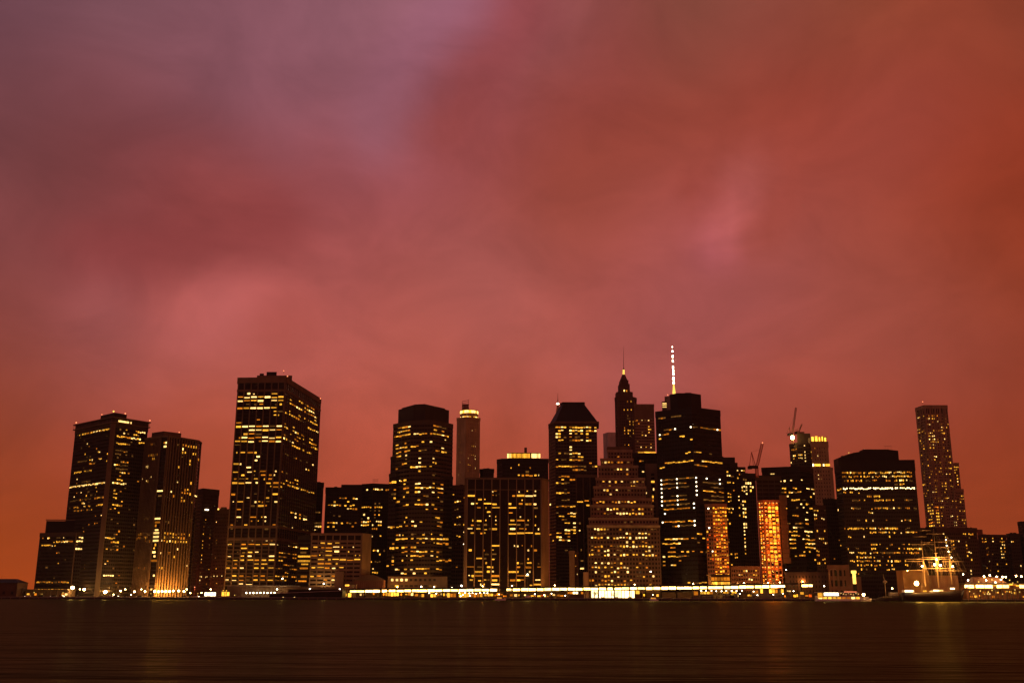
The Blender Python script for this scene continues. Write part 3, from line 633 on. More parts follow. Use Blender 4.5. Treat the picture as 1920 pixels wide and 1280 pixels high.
T.lit('B2', '315: 190-290o,310-365w; 360: 265-315d; 410:230-345o; 450:180-215;437: 225-248w;445:250-370y,385-445w,455-510y,515-640y; 460:640-700y; 470:700-770y; 482:770-860y; 300: 640-830d; 412: 665-705y; 425: 755-810o; 490:140-235y;475:235-315y; 543:225-240w; 570:165-270y,265-298y; 615:215-310y; 625:175-215o;660:150-240y; 640:240-305y; 628: 320-372y,385-440o,450-465; 570:520-535,640-660w; 545: 810-825w; 660: 760-810y;705:165-240y; 695:250-320o; 690: 320-390o,450-480y,510-560d; 705:690-740o; 718: 755-855y; 745:150-228y; 755: 285-310w,465-490w,645-670w; 815:285-305d,465-490w,645-670w; 830:680-697; 872: 240-310y,335-440y,450-485w,500-550y,615-635; 895:785-805w; 930:460-478; 1075:75-115y;1075:130-200o; 1070: 205-240y,250-305o; 1130: 262-285,408-475w,650-675; 1192: 260-355o,375-480y,508-530w,545-610y,625-675y,700-790w; 1250: 290-355y,410-480y,510-605o,630-670y,705-790o; 1205: 120-168y; 1255:118-165o')
T.lit('B3', '45:110-160o;98: 240-260,290-300,440-455,490-500,680-690; 105:135-158; 152: 135-205o,230-320o,398-450y,470-520o,545,590-640y,705-740o; 213: 540-558w,630; 325: 650-715y; 340: 272-292w;405: 665-740o; 408: 255-270,360,475; 465: 655-725o; 482:45-145y; 465:160-210y,215-325o,335-420y; 535: 195-205,240,345-400d,490-525,595-605,700-750o; 595: 160-205y,212-325y,330-440y,452-560y,570-645y,655-735y,752-805y; 655:428-440,490-502,550-560,620-640,652-740y,752-803o; 718: 90-140o,150-195y,225-320o,330-388y; 730:815-855o; 775: 220-315o,330-435y,450-540y,570-632w,650-730o; 838: 285-315,330-435y,450-555y,570-628w,650-680; 845:88-125o; 902: 88-130o,225-240,350,650-738y,750-845o; 963: 30-70y,85-130d,142-195y,205-310y,325-430y,448-462,480-545y,570-610,645-740y; 1052: 210-300w,358-400w,510-550y')
T.finish(sprinkle=0.008)

# --- 6 slim masonry tower with lit crown
T = Tower('masonry_tower', 'slim brown masonry tower with glowing ring crown, between two broader dark towers', [(857, 783), (875, 782), (900, 783)], 1500)
T.mass([(857, 784), (874, 782), (900, 784)], 1500, wall='limestone', cols=[6, 8], fh=4.6, pw=2.4, pd=0.5, sf=0.5, sd=0.4, par=3, thick=30, indiv=False)
for y0, y1, x0, x1, mt in ((783, 767, 862, 896, 'stone'),):
    a = at_y(x0, y0, 1506); b = at_y(x1, y1, 1506); cx = (a.x + b.x) / 2; R_ = (b.x - a.x) / 2
    ring = [(cx + R_ * math.cos(2 * math.pi * k / 12), 1506 + R_ + R_ * math.sin(2 * math.pi * k / 12)) for k in range(12)]
    m = MB(); m.prism(ring, T.H, b.z); DRUM = m.build('crown_drum', 'limestone', T.o)
    for k in range(12):
        an = math.pi + math.pi * (k + 0.5) / 12
        u_ = Vector((-math.sin(an), math.cos(an), 0)); q = Vector((cx + (R_ + 0.2) * math.cos(an), 1506 + R_ + (R_ + 0.2) * math.sin(an), 0))
        for zf, hf, mm in ((0.78, 0.26, 'lit_w' if k % 3 else 'lit_h'), (0.2, 0.2, 'lit_w' if k % 2 else 'lit_y')):
            if zf < 0.5 and k % 5 == 2: continue
            place('crown_light', unit(mm), DRUM, q + Vector((0, 0, T.H + (b.z - T.H) * zf)), math.atan2(u_.y, u_.x), (R_ * 0.24, 0.4, (b.z - T.H) * hf))
    m = MB(); p0 = at_y(866.5, 766, 1515); p1 = at_y(879, 752, 1515)
    for x in (p0.x, p1.x): m.bar((x, 1515, b.z - 1), (x, 1515, p1.z + (3 if x == p1.x else 0)), 0.35)
    for k in range(6):
        z = b.z + (p1.z - b.z) * k / 5; m.bar((p0.x, 1515, z), (p1.x, 1515, z + (1.5 if k > 3 else 0)), 0.4)
    m.box(p0.x, p1.x, 1516, 1519, b.z, p1.z - 4); m.build('roof_frame', 'steel', T.o)
T.lit('B4', '415: 255-285o,310-340d; 520: 305-345w; 750:120-142y;620:122-135d; 665:122-135d; 705:122-135d; 785: 315-345,365-380w; 878:145-168; 925: 155,205d,250-285d,308-345y,362-382w;965:248-285w,362-382w;1055: 145-160,250-290y; 1010:200-210,150; 1110:362-380w;1145: 250-285,325-340; 1205:115-128w')
T.finish(sprinkle=0.05)
T = Tower('dark_infill_block', 'thin dark block squeezed between the brown banded tower and the black mullioned tower', [(850, 910), (874, 909)], 1100)
T.mass([(848, 910), (878, 910)], 1100, dep=[1100, 1100], wall='redwall', cols=[7], fh=4, pw=0.7, pd=0.2, sf=0.5, par=3, thick=20, indiv=False)
T.lit('B3', '60:870-885; 150: 895-975y; 230: 890-930d; 330:930-970; 410:890-905; 450:920-975d; 565: 900-965o; 990:895-930o; 1040: 900-912; 675:1015-1030s; 710:1015-1030s; 430:1020; 500:1020w; 890:1020w; 100:1010; 965:1020')
T.finish(sprinkle=0.015)

# --- 7 black mullioned tower
T = Tower('mullioned_tower', 'flat-topped black glass tower with thin pale mullions and an unlit centre bay', [(876, 896), (1015, 897), (1028, 900)], 985)
T.mass([(876, 896), (1015, 896), (1028, 899)], 985, dep=[985, 985, 1000], wall='tan', cols=[9, 1], fh=4.02, pw=0.8, pd=0.6, parw='brown', sf=0.52, sd=0.1, par=1.2, thick=35, topgap=9.5, base=8, bands=False, blank=(1,))
m = MB(); fc = T.faces[0]; m.obox(fc['a'] + fc['u'] * (fc['L'] / 2) + fc['n'] * 0.3 + Vector((0, 0, T.H - 11.4)), fc['u'], fc['n'], fc['L'], 0.55, 0.7); m.build('belt_course', 'brown', T.o)
m = MB(); m.obox(fc['a'] - fc['u'] * 1.2 + fc['n'] * 0.2 + Vector((0, 0, GZ)), fc['u'], fc['n'], 2.4, 1.2, T.H - GZ); m.build('side_pier', 'brown', T.o)
T.lit('B5', '860: 525-540w,555-605y; 935:105-218w,250-365y,535-550,590-605d; 920: 875-920o,945-1050o,1090-1205w,1225-1280w; 858: 980-1000w,1120-1140w,1260-1280w; 1005: 288-350w,395-410,1035-1050; 1075: 168-215y,250-280w,385-500y,530-605y; 1068: 808-855y,985-1050o,1090-1145y,1150-1200d,1235-1285y; 1140: 270-330d,415-430,525-625w,820-920y,990-1010d,1235-1310d; 1213:165-220w,440-500,590-610,815-880o')
T.lit('B6', '90: 445-460,550;  80: 935-955w,1190; 155: 175-190,250-320o,385-400,545-560; 145: 785-850w,890-1000o,1060-1080; 222: 155-195y,250-300d,360-410d,540-565; 215: 755-855y,880-945o,1020-1080d,1185; 288: 95-178w,240-305o,365-410y,440-470d,490-570y; 283: 780-862w,925-995o,1020-1040,1235; 357: 148-200y,305-335o,360-385y,490; 348: 755-865w,890-995y,1018-1125y,1180-1262y; 530: 490-590o,850,890-915w,975,1115-1130; 607: 120-165,365,490-520,1060-1085w,1160-1210o; 685: 375-440d,490-560d;740: 240-330y,360-400d,490-530o; 725:1060-1080; 815: 385-410,890-920y,940-990o,1050-1125o,1225-1250d; 885: 95-195o,255-330d,410-465y,490-510y; 880: 890-940y,1030-1120o,1215-1270y; 950: 235-330y,410-455y,490-520y,760-865y,900-912,1085-1105w; 1020: 115-135w,165-200y,235-330o,490-585o,900-995o,1018-1080w; 1090: 135-185y,270-315y,360-400,420-450d,490-575w,780-865y,890-945y,950-1000o,1185-1265y;1158: 310,365,490-590w,1095-1135,1165-1270y')
T.finish()

T = Tower('chamfered_tower', 'black chamfered tower topped by a glowing gold roof screen, behind the mullioned tower', [(932, 862), (942, 858), (1028, 857)], 1120)
T.mass([(932, 862), (942, 857.5), (1028, 857.5)], 1128, dep=[1128, 1120, 1120], wall='blackmetal', cols=[3, 12], fh=4.0, pw=0.6, pd=0.2, sf=0.45, par=4, thick=30, indiv=False)
m = MB(); a = at_y(951, 857, 1126); b = at_y(1013, 848, 1126); m.box(a.x, b.x, 1126, 1136, T.H, b.z - 0.3); SCR = m.build('roof_screen', 'darkwall', T.o)
for k in range(26):
    x = a.x + (b.x - a.x) * (k + 0.5) / 26
    if k in (18,): continue
    place('screen_light', unit('lit_w' if k < 3 or k > 18 else 'lit_y'), SCR, (x, 1125.7, T.H + (b.z - T.H) * 0.55), 0, ((b.x - a.x) / 26 * (0.98 if k < 3 or k > 18 else 0.75), 0.3, (b.z - T.H) * 0.6))
p = at_y(985.5, 839, 1130); m = MB(); m.box(p.x - 1.5, p.x + 1.5, 1128, 1132, b.z - 1, p.z); m.build('chimney', 'brown', T.o)
T.lit('B5', '540: 955-1000y,1030-1075o,1100-1150o,1175-1225o,1250-1295o; 480:1100-1150o; 430: 845-860,1025-1040,1100,1180; 335: 985; 355:1030; 660: 1410-1450y;542: 1325,1420')
T.finish(sprinkle=0.01)
T = Tower('penthouse_block', 'small plain black block peeking over the left end of the mullioned tower', [(900, 879), (926, 879)], 1060)
T.mass([(900, 880), (905, 878), (926, 878.5)], 1062, dep=[1062, 1060, 1060], wall='blackmetal', cols=[1, 4], fh=4.0, pw=0.4, pd=0.2, sf=0.4, par=3, thick=15, indiv=False)
T.finish()

# --- 8 mansard topped tower
T = Tower('mansard_tower', 'dark tower under a tall black mansard roof with bright top floors', [(1030, 797), (1041, 787), (1120, 786)], 1150)
T.mass([(1029, 797), (1041, 788), (1119, 787)], 1165, dep=[1172, 1150, 1150], wall='mid', cols=[3, 15], fh=3.75, pw=0.5, pd=0.3, sf=0.48, sd=0.3, par=3, thick=35, indiv=False)
H0 = T.H + 0.7; zt = at_y(1060, 757, 1165).z
e = [at_y(1029, 797, 1168), at_y(1041, 788, 1148.5), at_y(1121.5, 788, 1148.5), at_y(1121, 788, 1188), at_y(1034, 788, 1188)]
tp = [at_y(1051, 757, 1172), at_y(1056, 757, 1165), at_y(1095, 757, 1165), at_y(1095, 757, 1178), at_y(1052, 757, 1178)]
m = MB(); m.prism([(p.x, p.y) for p in e], H0, zt, [(p.x, p.y) for p in tp]); m.build('mansard_roof', 'blackmetal', T.o)
m = MB(); c_ = sum(e, Vector()) / 5; m.prism([(p.x + (p.x - c_.x) * 0.03, p.y + (p.y - c_.y) * 0.03) for p in e], H0 - 1.0, H0 + 1.2); m.build('cornice', 'brown', T.o)
m = MB(); m.prism([(p.x + (p.x - c_.x) * 0.06, p.y) for p in tp], zt, zt + 2.2); m.build('roof_cap', 'blackmetal', T.o)
T.lit('B7', '410:235-255w,285-305w,340-545y,560-635y; 455:140-190y,200-215,215-280y,340-375,425-480o,500-540y,570-595,615-630; 495: 210-265y,330-540w,570-600,615-660y; 545:345,425,505,140-190w,205,570-615y; 588: 140-190w,205,275-305d,345-380o,400-490d,570-605o; 632: 205,245,300,345-480o,515,570-600w,625; 465: 670-715y; 510:670-712y;715:335-360;753: 330-360; 808: 205,265,280-320d,345-360,385-430,455-475; 850: 360-415d,470-515y; 893:158-195y,245-310d,340-380y,380-515o; 978: 152-220y,235-340y,350-445o,460-560d,600; 985: 640-680d,685-718y; 1025: 380-445o,465-550d; 1110: 185-220y,235-340o; 1150: 235-278y,355-425o; 1210: 150-225o,235-255y,260-320d')
T.lit('B8', '143: 133-195y,205-300o; 213: 208-300d,98w; 295: 125-195o,205-370o,72w; 375: 125-160d,285-300,305-375y; 410: 188-200,210,315-345y; 450: 220-250d; 488: 235-275y,285,325-345w; 520: 325-345w; 565: 255-275w,290,320-345; 605: 140-190o,225-265o,275-300o,325-375y; 648: 138-185y,275-300o; 688:188,220-265d,295w; 707:107o')
T.finish(sprinkle=0.01)

T = Tower('pyramid_topped_tower', 'distant spire with a white beacon showing left of the mansard roof', [(1040, 792), (1053, 792)], 1750)
T.mass([(1038, 795), (1056, 795)], 1750, dep=[1750, 1750], wall='stone', cols=[4], fh=4.5, pw=2, pd=0.3, sf=0.5, par=3, thick=18, indiv=False)
a = at_y(1040, 795, 1754); b = at_y(1053, 795, 1754); p = at_y(1046, 757, 1760); cxx = p.x
m = MB(); m.prism([(a.x, 1752), (b.x, 1752), (b.x, 1768), (a.x, 1768)], T.H, p.z, [(cxx - 1.6, 1758.5), (cxx + 1.6, 1758.5), (cxx + 1.6, 1761.5), (cxx - 1.6, 1761.5)]); m.build('pyramid_roof', 'stone', T.o)
m = MB(); m.ball(p, 2.1, 10, 6); m.build('beacon', 'whiteglow', T.o)
q = at_y(1046, 737, 1760); m = MB(); m.bar(p, (p.x, 1760, p.z + (q.z - p.z) * 0.4), 1.6, 0.5, 6); m.bar((p.x, 1760, p.z + (q.z - p.z) * 0.4), (p.x, 1760, q.z), 0.5, 0.2, 6); m.build('spire', 'stone', T.o)
T.finish()

T = Tower('framed_tower', 'narrow black tower in a brown frame with two mullions, left of the ziggurat block', [(1080, 891), (1117, 889)], 1075)
T.mass([(1080, 891), (1119, 891)], 1075, dep=[1075, 1075], wall='brown', cols=[3], fh=3.9, pw=0.8, pd=0.7, sf=0.4, sd=0.1, par=2, thick=20, bands=False)
T.lit('B8', '80: 515-528y; 208:440-450,515-532y; 252: 388-455y,465-512o;295: 485-518y; 785:425d; 915: 420-450d; 1003: 415-458y; 515: 400-420d; 600:400-415')
T.finish()
T = Tower('brick_house', 'small brown brick building with dark windows at the foot of the black mullioned tower', [(1067, 1034), (1083, 1034)], 1000)
T.mass([(1067, 1033), (1077, 1033)], 1000, dep=[1000, 1000], wall='tan', cols=[2], fh=3.4, pw=1.6, pd=0.3, sf=0.55, sd=0.25, par=1.5, thick=12, indiv=False)
T.mass([(1077, 1035), (1084, 1035)], 1003, dep=[1003, 1003], wall='redwall', cols=[2], fh=3.4, pw=0.9, pd=0.3, sf=0.5, par=1.5, thick=12, indiv=False)
T.lit('B8', '833:358;997:360w;1070:362w,387w')
T.finish()

# --- 9 stepped masonry ziggurat
T = Tower('ziggurat_block', 'stepped brown masonry ziggurat block with many small round-looking lit windows', [(1102, 985), (1237, 984)], 1000)
ZT = [((1101, 985), (1237, 985), 998, 23), ((1104, 971), (1234, 971), 1004, 22), ((1107, 947), (1225, 947), 1010, 20), ((1111, 934), (1222, 934), 1016, 19), ((1113, 912), (1211, 912), 1022, 17),
      ((1117, 896), (1209, 896), 1028, 16), ((1121, 873), (1196, 873), 1034, 13), ((1126, 860), (1187, 860), 1040, 10), ((1139, 844), (1185, 844), 1046, 8)]
for i, (a, b, D, nc) in enumerate(ZT):
    T.mass([a, b], D, dep=[D, D], wall='brown' if i == 0 else 'tan', cols=[nc], fh=4.0, pw=1.25, pd=0.3, sf=0.48, sd=0.22, par=1.6, thick=20 - i, indiv=False, z0=GZ if i == 0 else T.H - 6, base=8 if i == 0 else None, parw='limestone' if i < 3 else 'stone')
m = MB(); a = at_y(1139, 841, 1047); b = at_y(1183, 837, 1047); m.box(a.x, b.x, 1048, 1056, T.H, b.z); m.build('bulkhead', 'brown', T.o)
m = MB(); a = at_y(1094, 1072, 992); b = at_y(1103, 1072, 992); m.box(a.x, b.x, 990, 997, GZ, a.z); m.build('corner_wing', 'stone', T.o)
T.lit('C3', '12: 545-585w,935-965y,980-1010y,315-335d; 132: 475-490d,510-535d,595-620w,650-675w,695-730w,745-780w,795-825w,855-865,900-920,940-970w,985-1015w; 195: 470-490,515-530,900-915,990-1010; 257: 370-400y,415-445y; 315: 278-305w,320-350w; 373: 760-790w,815-825d,945-975w,995-1025y,1045-1075y,1095-1122w;385: 335-355d,385-440d; 453: 232-262w,280-310,328-358y,380-405o; 440: 470-505w,520-545o,575-595w,615-648w,660-692w,710-748w,765-780o,805-835w,905-930y,950-982w,998-1025y,1048-1083w; 505: 780,870; 567: 285-310o,330-358y,375-408y,520-545o,575-650d,665-695w,715-750y,763-793y,820,865-895y,905-930w,960-980o,1003-1040w,1050-1085w,1098-1135w,1150-1180y,1200o; 637: 240-262w,340,428-457w,480-500w,625-690d,875-893o,1070,1103-1128w; 692: 205,240-268y,290-350d,440-455,485-510w,590,672-700y,720-752w,770,868-897y,910-940y,1015-1040o,1060-1080y,1120o,1180-1220o;750: 1010-1042w,1058-1090w,1105-1137y,1150-1187w,1200-1222; 815: 292-320w,388-410w,445d,485-510w,540o,583-608y,645d,690o,1018-1042w,1075d; 885: 295-325w,342-373w,440-462w,500o,533-560w,635-658w,690o,730-755w,778-808w,920-945w,980-1003w,1030o; 955: 300,500-518y,540,585-615w,640d,738-762w,778-808w,978-1000y; 1015: 400-420o,440-465y,490-515y,635,885-950o,975-1005y,1020-1055w,1075-1093y,1122-1150y,1165-1200w,1225o; 1083: 205-280o,395-465o,497-515o,523-568y,690-755o,785-830y,1105-1145d,1180; 1140: 300-345y,395-445y,490-520w,530-570y,590-610y,625-735o,990-1005,1040,1085-1145o')
T.lit('C2', '340: 508-538w,562-595y; 405: 450-470d; 458: 715-750y,770-803y,825-850d; 535: 465-490w,525-540,670-695o,722-742y,880-905w; 600:632-655; 735: 418-438,468-485,558-597w,635-660y,680-705,785-800,955-970d,988-1015w,1043-1062; 803:428-445d,560-597y,643-657,955,1000,1055-1080d; 925: 475-490,525-540,700; 988: 568-608w; 1070: 375-385,415-450y,468-500y,630-662y,685-718y,735-768y,795d,845-880o,898-930y,965,1005-1035y,1070-1090; 1200: 360-385o,545,585,630-668w,700,815d,1070-1095y,1122-1152y')
T.finish(sprinkle=0.07, sprcode='ddoo')

T = Tower('slotted_tower', 'brown concrete shaft with black slot windows, between the ziggurat block and the tall black tower', [(1211, 870), (1234, 870)], 1080)
T.mass([(1211, 870), (1235, 870)], 1080, dep=[1080, 1080], wall='tan', cols=[1], fh=3.9, pw=5.0, pd=0.6, sf=0.35, sd=0.3, par=9, thick=18)
T.lit('C2', '760: 1245-1370y; 885: 1320-1340w; 1010:1305-1330w; 1065:1310-1330; 1140:1370-1395w; 1095: 1230-1275o')
T.finish()
T = Tower('black_infill_block', 'low black block above the ziggurat, below a yellow-lit ledge', [(1183, 849), (1234, 849)], 1150)
T.mass([(1180, 850), (1234, 850)], 1150, dep=[1150, 1150], wall='blackmetal', cols=[12], fh=4, pw=0.5, pd=0.2, sf=0.4, par=3, thick=20, indiv=False)
T.lit('C2', '710: 1107-1187y; 930:1158-1195w; 440:1095-1140d; 605:1130-1150')
T.finish()

# --- 10 art deco spire
T = Tower('art_deco_tower', 'slender dark art deco tower with stepped crown, gold lantern and long needle mast', [(1153, 744), (1192, 744)], 1500)
T.mass([(1153, 746), (1158, 743), (1188, 743), (1193, 747)], 1506, dep=[1506, 1500, 1500, 1508], wall='redwall', cols=[1, 9, 1], fh=4.4, pw=1.5, pd=0.5, sf=0.42, sd=0.3, par=4, thick=30, indiv=False)
for (x0, x1, yy, D) in ((1156, 1187, 734, 1506), (1161, 1181, 719, 1510), (1163, 1178.5, 712, 1513)):
    a = at_y(x0, yy, D); b = at_y(x1, yy, D); z0_ = T.H - 1
    m = MB(); ch = (b.x - a.x) * 0.14
    m.prism([(a.x, D + ch), (a.x + ch, D), (b.x - ch, D), (b.x, D + ch), (b.x, D + 20), (a.x, D + 20)], z0_, a.z)
    for k in range(1, 5): m.box(a.x + (b.x - a.x) * k / 5 - 0.4, a.x + (b.x - a.x) * k / 5 + 0.4, D - 0.5, D + 0.2, z0_, a.z + 1.5)
    m.build('crown_tier', 'redwall', T.o)
pz = [at_y(1169.3, y, 1522) for y in (713, 702, 693, 672, 650)]
m = MB(); m.bar(pz[0], pz[1], 6.0, 2.2, 8); m.build('pinnacle', 'redwall', T.o)
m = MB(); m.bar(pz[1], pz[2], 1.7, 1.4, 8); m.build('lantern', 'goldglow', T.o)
m = MB(); m.bar(pz[2], pz[2] + Vector((0, 0, 3)), 1.5, 0.5, 8); m.bar(pz[2], pz[3], 0.4, 0.3, 6); m.bar(pz[3], pz[4], 0.3, 0.12, 6); m.build('mast', 'redwall', T.o)
for px_, py_, mm in ((1170.5, 732, 'lit_w'), (1175, 732.5, 'lit_o')): place('window', unit(mm), T.o, at_y(px_, py_, 1505), 0, (1.8, 0.3, 2.6))
T.lit('C1', '688: 403-418; 715: 350-368d; 820:322-338y,358-382y,403; 890:370d; 925: 365-400d; 962:370-388,430-442y; 995: 375-405,435; 1025:320; 1062: 320-332y,360-408y,440; 1100: 322-332o,358-390y,403,440; 1135:437-455y; 1170: 437-455y; 1240: 328-338,365-383y,405-415')
T.finish(sprinkle=0.02)

T = Tower('bank_slab', 'flat brown slab with fine horizontal bands and a yellow-lit ledge, right of the art deco tower', [(1192, 758), (1226, 758)], 1420)
T.mass([(1189, 758), (1226, 758)], 1420, dep=[1420, 1420], wall='tan', cols=[12], fh=4.2, pw=0.5, pd=0.15, sf=0.6, sd=0.3, par=3, thick=25, topgap=18, indiv=False)
m = MB(); fc = T.faces[0]; m.obox(fc['a'] + fc['u'] * (fc['L'] / 2) + fc['n'] * 0.2 + Vector((0, 0, T.H - 21)), fc['u'], fc['n'], fc['L'], 0.6, 20); m.build('top_panel', 'brown', T.o)
a = at_y(1196, 848, 1419); b = at_y(1230, 848, 1419)
for k in range(3): place('ledge_light', unit('lit_y'), T.o, (a.x + (b.x - a.x) * (k + 0.5) / 3, 1419, a.z), 0, ((b.x - a.x) / 3 * 0.95, 0.6, 2.2))
T.lit('C1', '895:470-490d,525-540w,605-625w; 1040:620-650y; 1075: 535d,620; 1010: 615; 1140: 535,575,630d; 1265: 530,578,630-658w')
T.finish(sprinkle=0.05)
T = Tower('hazy_tower', 'pale distant tower fading into the pink sky, left of the art deco tower', [(1131, 812), (1140, 803), (1156, 802)], 2100)
T.mass([(1131, 812), (1140, 803.5), (1160, 803)], 2110, dep=[2120, 2100, 2100], wall='pale', cols=[4, 9], fh=4, pw=0.6, pd=0.2, sf=0.5, par=4, thick=30, indiv=False, glass='pale')  # haze put into the colour: walls and glazing share one pale tone
T.finish()

# --- 11 supertall behind + tall black tower
T = Tower('supertall_tower', 'distant supertall tower with a mast of white lights and three lit floors', [(1241, 752), (1256, 752)], 2300)
T.mass([(1241, 753), (1300, 753)], 2300, dep=[2300, 2300], wall='mid', cols=[14], fh=4.6, pw=0.4, pd=0.2, sf=0.4, par=4, thick=50, indiv=False)
T.block('upper_drum', [(1246, 743), (1290, 743)], 2306, wall='mid', dep=1, thick=40)
for k, y in enumerate((756, 759.4, 762.8)):
    a = at_y(1242, y, 2299); b = at_y(1257, y, 2299); place('window', unit('lit_w'), T.o, ((a.x + b.x) / 2, 2299.4, a.z), 0, (b.x - a.x, 0.6, 1.5))
T.beacon(1252, 740, 2306, 1.2, 'redglow')
base = at_y(1264, 735, 2330); tip = at_y(1260.3, 649, 2330); base.x = tip.x = (base.x + tip.x) / 2
def sp(t): return base + (tip - base) * t
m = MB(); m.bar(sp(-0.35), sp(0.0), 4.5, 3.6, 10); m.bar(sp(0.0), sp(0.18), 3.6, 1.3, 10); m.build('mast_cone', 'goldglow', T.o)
m = MB(); m.bar(sp(0.18), sp(0.6), 1.1, 0.8, 8); m.bar(sp(0.6), sp(1.0), 0.8, 0.4, 8); MST = m.build('mast', 'steel', T.o)
for t_, r_, h_ in ((0.21, 2.0, 0.022), (0.30, 1.8, 0.028), (0.40, 1.7, 0.028), (0.47, 1.6, 0.028), (0.545, 1.5, 0.025), (0.68, 1.5, 0.024), (0.78, 1.5, 0.024), (0.89, 1.3, 0.018), (0.985, 0.8, 0.012)):
    m = MB(); m.bar(sp(t_ - h_), sp(t_ + h_), r_ * 1.1, r_ * 0.7, 8); m.build('mast_light', 'whiteglow', MST)
T.finish()

T = Tower('black_glass_tower', 'tall black glass tower with columns of white point lights and a yellow belt of windows', [(1229, 770), (1296, 758), (1349, 766)], 1000)
T.mass([(1229, 771), (1297, 758), (1350, 766)], 1015, dep=[1020, 992, 1012], wall='blackmetal', cols=[14, 11], fh=4.15, pw=0.25, pd=0.2, sf=0.6, sd=0.15, par=5, thick=45, indiv=False, base=10)
fpc = [(1256, 738), (1270, 733), (1296, 733), (1314, 740)]
H = at_y(*fpc[0], 1012).z; pts = [Vector((*at_y(x, 736, d).xy, 0)) for (x, y), d in zip(fpc, (1016, 1008, 1008, 1016))]
m = MB(); m.prism(pts + [Vector((pts[-1].x, 1040, 0)), Vector((pts[0].x, 1040, 0))], T.H, H); m.build('crown', 'blackmetal', T.o)
m = MB(); a = at_y(1270, 733, 1020); b = at_y(1276, 733, 1020); m.box(a.x, b.x, 1018, 1022, H, H + 2); a = at_y(1284, 733, 1020); b = at_y(1295, 731, 1020); m.box(a.x, b.x, 1018, 1024, H, H + 2.4); m.build('roof_plant', 'blackmetal', T.o)
T.lit('C4', '470:175-270d; 438: 345-460d; 650: 190s,215-300d; 612: 397s,310-370d; 620: 240-370d;  575: 608s,560-680d; 600: 785s,740-860d; 630: 960s,880-990d; 700:475-515y;745:625-650w; 690:270-285;755:185-200; 918: 545-610y,640-680d,690-735y; 925: 845-895d; 985: 845-860w; 1085: 200-270y;1065: 270-430o; 1040: 435-540y; 1027: 555-740y; 1035:750-830y; 1050:840-930y; 1062: 940-1025y;1080: 640-740d; 1095:770-835o')
T.lit('C5', '72:180s;118:180s;163:186s;210:187s;255:190s;298:192s;343:195s;385:198s;437:213s;522:200s;50:352s;97:355s;140:357s;233:362s;280:362s;325:367s;28:530s;73:535s;118:537s;167:540s;213:542s;308:548s;353:550s;495:557s;542:549s;45:676s;182:684s;273:690s;365:700s;415:703s;460:703s;507:703s;557:697s;62:815s;108:820s;152:825s;557:370s;'
 '60: 210-520d; 105: 210-440d; 145: 210-470d; 235: 280-440d; 280: 210-470o; 325: 220-490d; 375: 200-480o; 515: 200-640o; 560: 290-640d; 110: 620-860d; 150: 720-850d; 185: 640-860o; 240: 720-860d; 275: 650-860d;650: 515-625y; 705: 220-310y,320-395w,400-470o,500-610o,630-655y; 755: 200-395y,520-600d; 815: 280-335o; 858: 240-335o,405-480y; 845: 510-530d,600-670d; 905: 205-265w,280-345y,350-465d; 950:205-225,370; 997: 205-220,290-340w; 1180: 455-500o,530-655y')
T.finish()

# --- 12 amber lit block and neighbours
T = Tower('amber_lit_block', 'narrow red-brown block packed with amber windows, against the foot of the black glass tower', [(1323, 950), (1336, 942), (1363, 941)], 985)
T.mass([(1322, 945), (1335, 940), (1362, 940)], 985, dep=[990, 984, 984], wall='brick', cols=[3, 6], fh=3.75, pw=0.6, pd=0.35, sf=0.42, sd=0.3, par=2, thick=12, indiv=False, base=14)
for fc in T.faces:
    bay = fc['L'] / fc['nc']
    for k in range(fc['nf']):
        for c_ in range(fc['nc']):
            side = fc is T.faces[0]
            if random.random() < (0.35 if side else 0.88):
                T.wins.append((fc, k, c_ * bay + 0.3, (c_ + 1) * bay - 0.3, random.choice('ykogfkogoo') if not side else random.choice('oyfds')))
for y_, e_ in ((980, 14000), (1015, 16000), (1050, 16000)):
    p = at_y(1351, y_, 974); m = MB(); m.ball(p, 0.4, 8, 5); m.bar(p, (p.x, 984, p.z + 0.4), 0.07, mi=1); m.build('added_facade_lamp', ['lit_h', 'steel'], T.o)  # lamps added in front of the facade to make its brick glow
    l = bpy.data.lights.new('added_facade_light', 'POINT'); l.energy = e_; l.color = (1, 0.22, 0.02); l.energy *= 0.25; l.shadow_soft_size = 0.6
    lo = bpy.data.objects.new('added_facade_light', l); col.objects.link(lo); lo.parent = T.o; lo.location = Vector((p.x, p.y - 1, p.z)) - Vector(T.o.location)
T.finish()
T = Tower('glass_pavilion', 'small slant-fronted pavilion glowing gold at the foot of the amber block', [(1332, 1078), (1368, 1078)], 965)
a = at_y(1333, 1078, 962); b = at_y(1368, 1078, 962)
m = MB(); m.prism([(a.x, 962), (b.x, 962), (b.x, 976), (a.x, 976)], GZ, a.z); m.build('hall', 'tan', T.o)
m = MB(); m.box(a.x - 1.5, b.x + 1, 960.5, 977, a.z, a.z + 0.8); m.build('roof', 'brown', T.o)
for k in range(6):
    x = a.x + (b.x - a.x) * (k + 0.5) / 6
    place('window', unit('lit_h' if k % 2 else 'lit_y'), T.o, (x, 961.8, a.z - 9.0 + 1.0), 0, ((b.x - a.x) / 6 * 0.9, 0.3, 4.0))
    place('window', unit('lit_o'), T.o, (x, 961.8, a.z - 3.2), 0, ((b.x - a.x) / 6 * 0.85, 0.3, 3.0))
m = MB(); m.bar((a.x - 2, 961, a.z - 1), (a.x + 5, 960.5, GZ + 1), 0.35); m.build('brace', 'steel', T.o)
T.finish()

